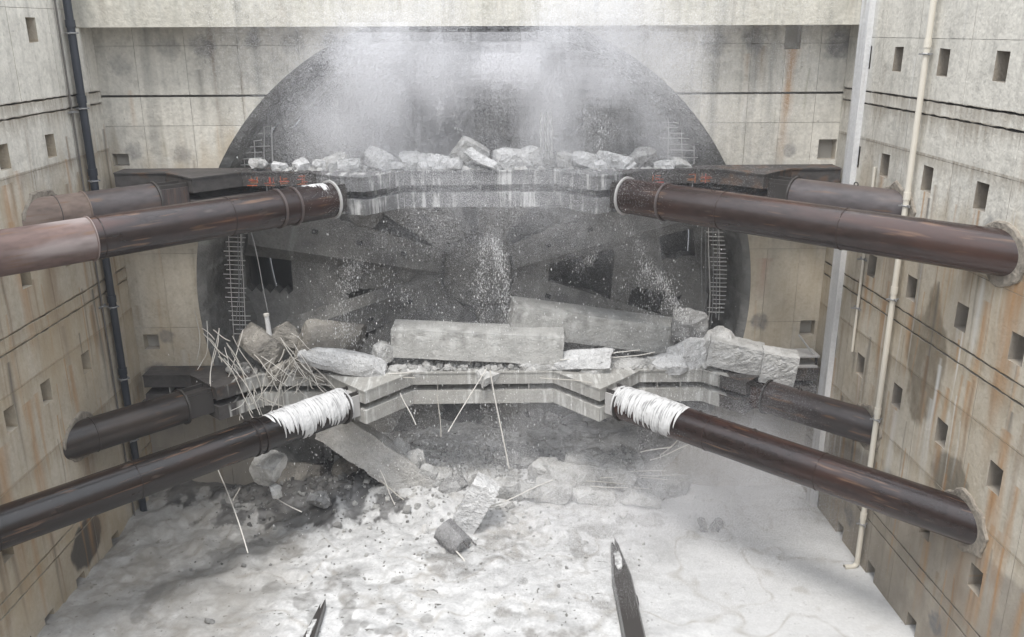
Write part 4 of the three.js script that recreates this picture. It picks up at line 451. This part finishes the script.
// ------------------------------------------------------------------ shaft floor: settled pale slurry over rubble
const heap = (x, z) => {
  const b = f2(x * 0.45 + 3, z * 0.45, 3, 6);
  const m = Math.exp(-Math.pow(Math.max(0, z + 0.2) / 1.7, 2)) * (sst(6.2, 4.2, x) * 1.0) * (0.35 + 0.95 * b) * (x < -4 ? 0.75 : 1);
  const lump = (f2(x * 1.6, z * 1.6, 3, 15) - 0.45) * 0.42 * sst(5.5, 2, x + z * 0.25) * Math.exp(-Math.max(0, z - 1.5) * 0.16);
  return 0.02 + 0.5 * m + lump + 0.10 * (f2(x * 0.5, z * 0.5, 3, 25) - 0.5) + 0.035 * (f2(x * 4, z * 4, 3, 28) - 0.5) * sst(4, 1, x + 0.2 * z) + (x < -8 ? 0.12 * sst(-8, -9.4, x) : 0);
};
{
  const nx = 420, nz = 560, P = [], U = [], I = [], X0 = -10.2, X1 = 9.5, Z0 = -3.4, Z1 = 26;
  for (let j = 0; j <= nz; j++) for (let i = 0; i <= nx; i++) { const x = X0 + (X1 - X0) * i / nx, z = Z0 + (Z1 - Z0) * Math.pow(j / nz, 1.25); P.push(x, heap(x, z), z); U.push(x, -z); }
  for (let j = 0; j < nz; j++) for (let i = 0; i < nx; i++) { const q = j * (nx + 1) + i; I.push(q, q + nx + 1, q + 1, q + 1, q + nx + 1, q + nx + 2); }
  const g = new THREE.BufferGeometry(); g.setAttribute('position', new THREE.Float32BufferAttribute(P, 3)); g.setAttribute('uv', new THREE.Float32BufferAttribute(U, 2)); g.setIndex(I); g.computeVertexNormals();
  const blot = (x, z, px, pz, rx, rz, s) => sst(1.05, 0.8, Math.hypot((x - px) / rx, (z - pz) / rz) * 0.75 + 1.5 * (f2(x * 2.6, z * 1.8, 4, s) - 0.42));
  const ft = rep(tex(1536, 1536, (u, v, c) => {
    const x = -10.5 + u * 21, z = 18 - v * 22; // world
    const wx = x + 1.3 * (f2(x * 0.35, z * 0.35, 3, 2) - 0.5), wz = z + 1.3 * (f2(x * 0.35 + 9, z * 0.35, 3, 4) - 0.5);
    const vx = wx + 0.5 * (f2(wx * 1.3, wz * 1.3, 3, 91) - 0.5), vz = wz + 0.5 * (f2(wx * 1.3 + 5, wz * 1.3, 3, 93) - 0.5);
    const rg = (a, b, s) => 1 - Math.abs(2 * f2(a, b, 3, s) - 1), froth = Math.pow(0.5 * rg(vx * 0.9, vz * 1.5, 9) + 0.3 * rg(vx * 2.1, vz * 3.3, 10) + 0.2 * rg(vx * 5, vz * 7, 11), 2);
    let b = 0.5 + 0.14 * (f2(wx * 0.5, wz * 0.5, 4, 5) - 0.5) + 0.27 * (froth - 0.62) * (0.25 + 0.75 * sst(6.5, 2, x)) + 0.05 * (n2(x * 24, z * 24, 3) - 0.5);
    c[0] = b; c[1] = b; c[2] = b * 0.995;
    const rough = sst(4.5, 1.5, x);                                    // stirred-up muck on the rubble side
    const k = f2(wx * 0.75, wz * 0.75, 5, 31) + 0.35 * (f2(x * 5, z * 5, 3, 33) - 0.5); mixc(c, [0.20, 0.19, 0.175], Math.min(0.85, sst(0.58, 0.8, k) * rough * 0.75));
    const sw = Math.abs(f2(wx * 0.6 + 4, wz * 0.6, 3, 41) - 0.5); if (sw < 0.03) mixc(c, [0.30, 0.28, 0.25], 0.6 * (1 - sw / 0.03) * (0.3 + n2(x * 5, z * 5, 8)));   // swirls of brown water
    const sp = n2(x * 9, z * 9, 51) * 0.65 + n2(x * 21, z * 21, 55) * 0.35; if (sp > 0.83) mixc(c, [0.10, 0.095, 0.085], Math.min(0.9, (sp - 0.80) * 14) * (0.25 + 0.75 * rough));
    const fil = Math.abs(f2(vx * 2.2 + 7, vz * 3.4, 4, 97) - 0.5); if (fil < 0.012) mixc(c, [0.24, 0.23, 0.21], 0.5 * rough * (1 - fil / 0.012) * n2(x * 3, z * 3, 19));
    { const gr = (n2(x * 34, z * 34, 14) - 0.5) * 0.10 + (n2(x * 15, z * 15, 15) - 0.5) * 0.10 + (f2(x * 2.4 + 0.8 * z, z * 9 - 2.5 * x, 3, 16) - 0.5) * 0.16; const q = 1 + gr * (0.35 + 1.3 * rough); c[0] *= q; c[1] *= q; c[2] *= q; }
    const fl = n2(x * 30, z * 30, 52); if (fl > 0.955) mixc(c, [0.10, 0.095, 0.085], 0.7 * (0.15 + 0.85 * rough));
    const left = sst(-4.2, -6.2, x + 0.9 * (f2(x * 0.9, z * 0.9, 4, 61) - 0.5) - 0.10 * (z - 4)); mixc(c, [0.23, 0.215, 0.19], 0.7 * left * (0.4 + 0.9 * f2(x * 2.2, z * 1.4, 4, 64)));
    const back = blot(x, z, -5.4, -0.2, 2.8, 1.8, 71); mixc(c, [0.06, 0.058, 0.057], 1.0 * back * (0.5 + 0.6 * f2(x * 3, z * 3, 3, 74)));  // dark muck patch, deepened to paint in shade at the lower left of the eye
    for (const [px, pz, rx, rz, s] of BLOTS) { if (Math.abs(x - px) > rx * 1.6 || Math.abs(z - pz) > rz * 1.6) continue; mixc(c, [0.17, 0.165, 0.155], 0.55 * blot(x, z, px, pz, rx, rz, s) * (0.3 + 1.1 * f2(x * 7, z * 7, 3, s))); }
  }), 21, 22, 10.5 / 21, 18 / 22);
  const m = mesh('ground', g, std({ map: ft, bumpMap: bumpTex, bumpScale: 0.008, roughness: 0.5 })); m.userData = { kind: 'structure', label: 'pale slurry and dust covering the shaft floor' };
}
// ------------------------------------------------------------------ rubble
const rubT = (b0, tint, s, wht) => rep(tex(512, 512, (u, v, c) => {
  const x = u * 4, y = v * 4; const b = b0 * (1 + 0.5 * (f2(x * 1.5, y * 1.5, 4, s) - 0.5) + 0.45 * (f2(x * 8, y * 8, 3, s + 3) - 0.5) + 0.25 * (n2(x * 50, y * 50, s) - 0.5)); c[0] = b * tint[0]; c[1] = b * tint[1]; c[2] = b * tint[2];
  const w = f2(x * 2.4, y * 2.4, 4, s + 8); mixc(c, wht > 0 ? [0.58, 0.58, 0.58] : [0.13, 0.12, 0.11], Math.abs(wht) * sst(0.42, 0.68, w));
  const d = n2(x * 22, y * 22, s + 2); if (d > 0.85) mixc(c, [0.12, 0.115, 0.11], (d - 0.85) * 3);
}), 4, 4);
const rubM = [std({ map: rubT(0.55, [1, 1, 1], 3, 0.55), bumpMap: bumpTex, bumpScale: 0.05, roughness: 1 }), std({ map: rubT(0.42, [1, 0.99, 0.96], 13, 0.45), bumpMap: bumpTex, bumpScale: 0.05 }), std({ map: rubT(0.24, [1, 0.99, 0.97], 23, 0.3), bumpMap: bumpTex, bumpScale: 0.05 }), std({ map: rubT(0.26, [1.04, 0.98, 0.88], 33, -0.4), bumpMap: bumpTex, bumpScale: 0.05 }), std({ map: rubT(0.42, [1.02, 0.99, 0.94], 53, 0.25), bumpMap: bumpTex, bumpScale: 0.05 })];
const KIND = ['white-dusted', 'pale grey', 'grey', 'muddy'];
function rocks(list, seed, where, group, sc = 1) {
  list.forEach(([x, y, z, w, h, d, t, m], i) => {
    const o = mesh('concrete_lump', chunk(w * (sc + 0.35 * ((i * 29) % 7) / 7), h * (sc + 0.4 * ((i * 17) % 5) / 5), d * sc, seed + i, { cuts: 13, noise: 0.08, round: 0.18, seg: 15, keep: 0.8, fine: 0.035 }), rubM[m]);
    o.position.set(x, y, z); o.rotation.set((i * 0.37) % 0.9 - 0.45, (i * 0.61) % 1.3 - 0.65, (t + ((i * 47) % 31 - 15) * 0.9) * D2R, 'ZYX');
    tag(o, `${KIND[m]} lump of broken concrete ${where}`, 'concrete lump', `${KIND[m]} ${group}`);
  });
}
rocks(ROCK_UP, 1000, 'lying on top of the upper wale', 'lumps on the upper wale', 0.82);
rocks(ROCK_LOW, 2000, 'lying on or behind the lower wale', 'lumps on the lower wale');
rocks(ROCK_FLOOR, 3000, 'in the heap below the lower wale', 'lumps below the lower wale');
const slabDrip = std({ map: rep(tex(1024, 256, (u, v, c) => { const x = u * 5, y = v * 1.0 - 0.5; const b = 0.44 + 0.2 * (f2(x * 2, y * 2, 4, 3) - 0.5) + 0.07 * (n2(x * 40, y * 40, 3) - 0.5); c[0] = b; c[1] = b * 0.99; c[2] = b * 0.95; const l = f2(x * 6, y * 0.9, 4, 9) + 0.12 * (n2(x * 40, y * 1.5, 8) - 0.5); mixc(c, [0.62, 0.62, 0.60], 0.6 * sst(0.5, 0.85, l + 0.75 * y + 0.3 * (f2(x * 4, y * 4, 3, 77) - 0.5))); const s = f2(x * 3, y * 3, 4, 19); if (s > 0.56) mixc(c, [0.22, 0.215, 0.205], (s - 0.56) * 2.5); }), 5, 1, 0.5, 0.5), bumpMap: bumpTex, bumpScale: 0.03 });
const slabNames = { A: ['long pale concrete block streaked with slurry lying level on the lower wale', slabDrip], B: ['longest pale concrete slab, leaning behind the slurry-streaked block', slabDrip], C: ['grey-brown concrete slab sloping steeply from the lower wale to the heap', rubM[4]], D: ['white-dusted upright concrete block stuck in the pale slurry', rubM[0]], E: ['long pale concrete piece on the lower wale beside the square block', rubM[1]], F: ['squarish pale concrete block near the right end of lower wale', rubM[1]] };
slabNames.F[0] = 'squarish pale concrete block on the lower wale by the bracket shelf';
for (const [k, [x, y, z, w, h, d, t]] of Object.entries(SLABS)) { const o = mesh('concrete_slab', chunk(w, h, d, 4000 + k.charCodeAt(0), { cuts: k === 'D' ? 4 : k === 'C' ? 1 : 0, noise: k === 'A' || k === 'B' ? 0.008 : k === 'E' || k === 'F' ? 0.02 : 0.03, keep: 1.05, round: 0, seg: 34, freq: 7, fine: 0.022 }), slabNames[k][1]); o.position.set(x, y, z); o.rotation.set(k === 'C' ? -0.15 : 0.05, k === 'B' ? 0.12 : k === 'A' ? -0.04 : k === 'C' ? 0.1 : -0.2, t * D2R, 'ZYX'); tag(o, slabNames[k][0], 'slab'); }
{ // fine rubble on the wales and heap: too many and too small to count
  const R = rng(88), n = 5200, gm = chunk(1, 0.8, 0.9, 77, { cuts: 7, seg: 4, noise: 0.1 });
  const im = new THREE.InstancedMesh(gm, std({ bumpMap: bumpTex, bumpScale: 0.03, color: 0xffffff }), n), M = new THREE.Matrix4(), q = new THREE.Quaternion(), e = new THREE.Euler(), cl = new THREE.Color();
  for (let i = 0; i < n; i++) {
    let x, y, z, s, b; const w = R();
    if (w < 0.26) { x = XC - 5 + 9.6 * R(); z = 0.2 + 0.5 * R(); s = 0.04 + 0.2 * R() * R() * R(); y = 9.06 + s * 0.3; b = 0.55 + 0.15 * R(); }
    else if (w < 0.44) { x = XC - 6.6 + 13.4 * R(); z = 0.16 + 0.55 * R(); s = 0.05 + 0.2 * R() * R(); y = 3.86 + s * 0.3; b = x < -3 ? 0.2 + 0.2 * R() : 0.35 + 0.25 * R(); }
    else { x = -7.5 + 13 * R(); z = -1.5 + 7.5 * R() * R() * (R() < 0.25 ? 1 : 0.5); s = 0.04 + 0.4 * R() * R() * R() * R(); if (x > 4 && R() < 0.7) x -= 6; y = heap(x, z) + s * 0.15; b = x < -4 ? 0.12 + 0.3 * R() : 0.25 + 0.4 * R(); }
    e.set(R() * 6, R() * 6, R() * 6); M.compose(new THREE.Vector3(x, y, z), q.setFromEuler(e), new THREE.Vector3(s * (0.7 + 0.8 * R()), s * (0.6 + 0.5 * R()), s)); im.setMatrixAt(i, M); im.setColorAt(i, cl.setRGB(b, b * 0.99, b * 0.96));
  }
  im.name = 'fine_rubble'; im.castShadow = im.receiveShadow = true; im.userData = { label: 'small broken stones strewn over wales and heap', category: 'rubble', kind: 'stuff' }; scene.add(im);
}

// ------------------------------------------------------------------ reinforcing bars and wires
const barPale = std({ color: new THREE.Color().setRGB(0.62, 0.60, 0.56), roughness: 0.7 }), barDusty = std({ color: new THREE.Color().setRGB(0.46, 0.44, 0.40), roughness: 0.8 });
const TR2 = rng(313); TANGLE.concat(TANGLE.map(([a, b]) => { const o = [(TR2() - 0.5) * 0.7, (TR2() - 0.5) * 0.5, (TR2() - 0.5) * 0.4], w = (TR2() - 0.5) * 0.9; return [a.map((v, k) => v + o[k]), b.map((v, k) => v + o[k] + (k === 0 ? w : 0))]; })).forEach(([a, b], i) => { const o = mesh('rebar', rod(a.map((v, k) => v - a[k]), b.map((v, k) => v - a[k]), 0.008 + 0.003 * ((i * 5) % 3), i % 4 ? 0.12 : 0.3, 300 + i), i % 3 ? barDusty : barPale); o.position.set(...a); tag(o, 'bent rebar in the tangle hanging over lower wale beside the muddy lumps', 'rebar', 'rebar tangle over the lower wale'); });
const rodLabels = { 0: 'long pale rebar standing in the slurry below the crusted black strut', 2: 'pale rebar hanging from the lower wale, slanting towards the muddy slab', 3: 'longest pale rebar hanging from middle of the lower wale', 6: 'long pale bar leaning from slurry onto the grey rubble' };
RODS.forEach(([a, b], i) => { const o = mesh('rebar', rod([0, 0, 0], b.map((v, k) => v - a[k]), i === 6 || i === 3 ? 0.02 : 0.014, i === 3 || i === 2 ? 0.015 : 0.05, 400 + i), i % 4 === 1 ? barDusty : barPale); o.position.set(...a); const hor = i >= 7 && i <= 11; tag(o, rodLabels[i] || (hor ? 'straight rebar lying level in the bundle beside grey rubble' : 'loose rebar sticking out among the broken concrete'), 'rebar', rodLabels[i] ? undefined : hor ? 'level rebar bundle' : 'loose rebars in rubble'); });
const wireM = std({ color: new THREE.Color().setRGB(0.30, 0.30, 0.30), roughness: 0.6 });
WIRES.forEach(([a, b], i) => { const o = mesh('hanging_wire', rod([0, 0, 0], b.map((v, k) => v - a[k]), 0.011, 0.02, 600 + i, 5), wireM); o.position.set(...a); const s = i < 4 ? 'ochre-stained wall side' : 'white-pipe wall side'; tag(o, `thin wire hanging down the cutterhead on the ${s}`, 'wire', `wires on the ${s}`); });
{ const t = thing('hanging_tag', 'white plastic sleeve at the end of a hanging wire', 'tag', TAGP); mesh('sleeve', new THREE.CylinderGeometry(0.06, 0.07, 0.6, 12).translate(0, 0, 0), std({ color: new THREE.Color().setRGB(0.6, 0.6, 0.6) }), t); mesh('collar', new THREE.CylinderGeometry(0.075, 0.075, 0.06, 12).translate(0, 0.28, 0), barPale, t); t.rotation.z = 0.06; }
{ const j = thing('slurry_jet', 'bundle of white slurry streams pouring down behind upper wale', 'slurry', STREAMS[0][0]); STREAMS.forEach(([a, b], i) => mesh('stream', rod(a.map((v, k) => v - STREAMS[0][0][k]), b.map((v, k) => v - STREAMS[0][0][k]), 0.022, 0.03, 700 + i), dust, j)); }

// ------------------------------------------------------------------ things standing in the slurry
{ // stub of a broken pile
  const g = thing('pile_stub', 'short grey concrete pile stub with bent bars lying in the slurry', 'pile', [-1.16, 0.28, 2.95]); g.rotation.set(0.15, -0.78, -0.42, 'YXZ');
  const cg = new THREE.CylinderGeometry(0.33, 0.3, 0.7, 28, 6).rotateZ(Math.PI / 2), pp = cg.attributes.position; for (let i = 0; i < pp.count; i++) { const k = 1 + 0.16 * (f3(pp.getX(i) * 3, pp.getY(i) * 3, pp.getZ(i) * 3 + 5) - 0.5); pp.setXYZ(i, pp.getX(i) * (1 + 0.5 * (f3(pp.getY(i) * 3, pp.getZ(i) * 3, 2) - 0.5)), pp.getY(i) * k, pp.getZ(i) * k); } cg.computeVertexNormals();
  mesh('concrete_core', boxUV(cg), std({ map: rubT(0.17, [1, 0.99, 1.0], 43, 0.2), bumpMap: bumpTex, bumpScale: 0.05 }), g);
  for (let k = 0; k < 5; k++) { const a = k * 1.26; mesh('rebar', rod([0.2, 0.26 * Math.cos(a), 0.26 * Math.sin(a)], [0.55 + 0.3 * ((k * 3) % 4) / 4, 0.2 * Math.cos(a), 0.3 * Math.sin(a)], 0.022, 0.1, 800 + k), k % 2 ? barPale : steelDark, g); }
}
function cradleBeam(label, pos, turn, tilt, len, w = 0.46) { // a half-sunk steel box beam of the receiving cradle, its far end torn
  const g = thing('cradle_rail', label, 'rail', pos); g.rotation.set(tilt, turn, 0, 'YXZ');
  const side = std({ color: new THREE.Color().setRGB(0.15, 0.148, 0.145), roughness: 0.55, bumpMap: bumpTex, bumpScale: 0.01 });
  const plan = (a, b) => [[-a, 0.0], [-a * 0.3, 0.25], [a * 0.2, -0.2], [a * 0.75, 0.1], [b, 1.5], [b, len], [-b, len], [-b, 1.5]];
  mesh('box_beam', prism(plan(w * 0.22, w * 0.5), -0.4, 0.2), side, g); mesh('top_plate', prism(plan(w * 0.16, w * 0.42), 0.204, 0.225), steelDark, g);
  const m = mesh('slurry_patch', chunk(w * 0.34, 0.06, 0.9, 91 + Math.round(len * 7), { cuts: 6, noise: 0.1, seg: 14 }), dust, g); m.position.set(-0.02, 0.235, 0.95);
  mesh('web_stiffener', box(0.03, 0.5, 0.3, w * 0.5 + 0.016, -0.08, 2.4), steelDark, g);
  return g;
}
cradleBeam('dark steel cradle rail rising out of slurry opposite the white pipe', [2.88, 0.0, 3.1], -0.02, -0.03, 7.5);
cradleBeam('dark steel cradle rail end beside a dark puddle', [-3.93, 0.02, 5.5], -0.06, -0.03, 6, 0.3);
for (const [x, z, t, s, l] of [[5.24, 2.4, 0.3, 0.2, 'upright dark scrap plate sticking out of smooth slurry'], [5.6, 2.4, -0.5, 0.3, 'wider dark scrap lump beside the upright scrap plate']]) { const o = mesh('scrap_piece', chunk(s, 0.42, 0.12, Math.round(s * 100), { cuts: 5, noise: 0.1, seg: 10 }), std({ color: new THREE.Color().setRGB(0.10, 0.10, 0.10), bumpMap: bumpTex, bumpScale: 0.03 })); o.position.set(x, 0.2, z); o.rotation.z = t; tag(o, l, 'scrap'); }

// ------------------------------------------------------------------ falling grit, steam
{
  const R = rng(4242), tot = FALLS.reduce((t, f) => t + f[2], 0) + 1500, im = new THREE.InstancedMesh(new THREE.OctahedronGeometry(1, 0), std({ color: new THREE.Color().setRGB(0.82, 0.82, 0.82), roughness: 0.8 }), tot), M = new THREE.Matrix4(), q = new THREE.Quaternion(); let n = 0;
  const gauss = () => (R() + R() + R() + R() - 2) * 1.2;
  for (const [pts, sp, cnt] of FALLS) { const c = pts.length > 2 ? new THREE.CatmullRomCurve3(pts.map(p => new THREE.Vector3(...p))) : new THREE.LineCurve3(new THREE.Vector3(...pts[0]), new THREE.Vector3(...pts[1]));
    for (let i = 0; i < cnt; i++) { const p = c.getPoint(R()); const wd = R() < 0.3 ? 2.6 : 1.2; p.x += gauss() * sp * wd; p.y += gauss() * sp * wd; p.z += gauss() * sp * 1.5; const s = 0.004 + 0.010 * R() * R() * R(); M.compose(p, q, new THREE.Vector3(s, s * (1 + 5 * R()), s)); im.setMatrixAt(n++, M); } }
  for (let i = 0; i < 1500; i++) { const p = new THREE.Vector3(-5 + 10.5 * R(), 1 + 7.5 * R(), -0.8 + 3 * R()); const s = 0.005 + 0.012 * R() * R(); M.compose(p, q, new THREE.Vector3(s, s * (1 + 2 * R()), s)); im.setMatrixAt(n++, M); }
  im.name = 'falling_grit'; im.castShadow = im.receiveShadow = true; im.userData = { label: 'white grit and drops raining down before the cutterhead', category: 'grit', kind: 'stuff' }; scene.add(im);
}
{ // steam and dust: millions of tiny droplets hanging in the air, in cells filled more or less densely
  const R = rng(99), A = 0.22, NL = 16, SMAX = 1.5, s = 0.0046, geos = [];
  const sig = (k) => SMAX * Math.pow((k + 1) / NL, 1.6);
  for (let k = 0; k < NL; k++) {
    const n = Math.max(3, Math.round(sig(k) / (0.65 * s * s) * A * A * A)), m = Math.ceil(Math.cbrt(n)), P = new Float32Array(n * 9), a = new THREE.Vector3(), b = new THREE.Vector3(); let f = 0;
    const order = Array.from({ length: m * m * m }, (_, i) => i); for (let i = order.length - 1; i > 0; i--) { const q = Math.floor(R() * (i + 1)); [order[i], order[q]] = [order[q], order[i]]; }
    for (let i = 0; i < n; i++) { const o = order[i], v = [(o % m + R()) / m - 0.5, (Math.floor(o / m) % m + R()) / m - 0.5, (Math.floor(o / m / m) + R()) / m - 0.5];
      a.set(R() - 0.5, R() - 0.5, R() - 0.5).normalize(); b.set(R() - 0.5, R() - 0.5, R() - 0.5).cross(a).normalize();
      for (let c = 0; c < 3; c++) { const t = c * 2.094; P[f++] = v[0] * A + s * (a.x * Math.cos(t) + b.x * Math.sin(t)); P[f++] = v[1] * A + s * (a.y * Math.cos(t) + b.y * Math.sin(t)); P[f++] = v[2] * A + s * (a.z * Math.cos(t) + b.z * Math.sin(t)); } }
    const g = new THREE.BufferGeometry(); g.setAttribute('position', new THREE.BufferAttribute(P, 3)); g.computeVertexNormals(); geos.push(g);
  }
  const mat = std({ color: new THREE.Color().setRGB(0.82, 0.82, 0.84), roughness: 1, side: THREE.DoubleSide }), lists = geos.map(() => []);
  for (let x = -9; x < 8.6; x += A) for (let y = 0.3; y < 13.4; y += A) for (let z = -2.5; z < 6.5; z += A) {
    if (z < 0.15 && Math.hypot(x - CX, y - CY) > RR - 0.3) continue;
    if (y > 12.3 && z < 1.0) continue;
    let d = 0; for (const [cx, cy, cz, sx, sy, sz, k] of STEAM) { const q = ((x - cx) / sx) ** 2 + ((y - cy) / sy) ** 2 + ((z - cz) / sz) ** 2; if (q < 9) d += k * Math.exp(-q * 0.5); }
    if (z < 0.3) d *= sst(RR - 0.35, RR - 1.3, Math.hypot(x - CX, y - CY)) ; if (z < 1.2) d *= sst(12.5, 12.1, y);
    if (d < 0.012) continue;
    d *= 0.12 + 2.0 * sst(0.34, 0.68, f3(x * 0.7, y * 0.6 + 4, z * 0.7, 4));
    const k = Math.round(NL * Math.pow(Math.min(1, d / SMAX), 1 / 1.6) - 1 + (R() - 0.5)); if (k < 0) continue;
    lists[Math.min(NL - 1, k)].push([x, y, z]);
  }
  const M = new THREE.Matrix4(), q = new THREE.Quaternion(), e = new THREE.Euler(), one = new THREE.Vector3(1, 1, 1), h = Math.PI / 2; let cells = 0;
  const steam = new THREE.Group(); steam.name = 'steam'; steam.userData = { label: 'pale steam and dust drifting before the tunnel eye', category: 'steam', kind: 'stuff' }; scene.add(steam);
  lists.forEach((L, k) => { if (!L.length) return; const im = new THREE.InstancedMesh(geos[k], mat, L.length); L.forEach((p, i) => { e.set(h * Math.floor(4 * R()), h * Math.floor(4 * R()), h * Math.floor(4 * R())); im.setMatrixAt(i, M.compose(new THREE.Vector3(...p), q.setFromEuler(e), one)); }); cells += L.length; im.name = 'droplets'; im.userData.kind = 'stuff'; im.castShadow = im.receiveShadow = true; steam.add(im); });
}
renderer.render(scene, camera);
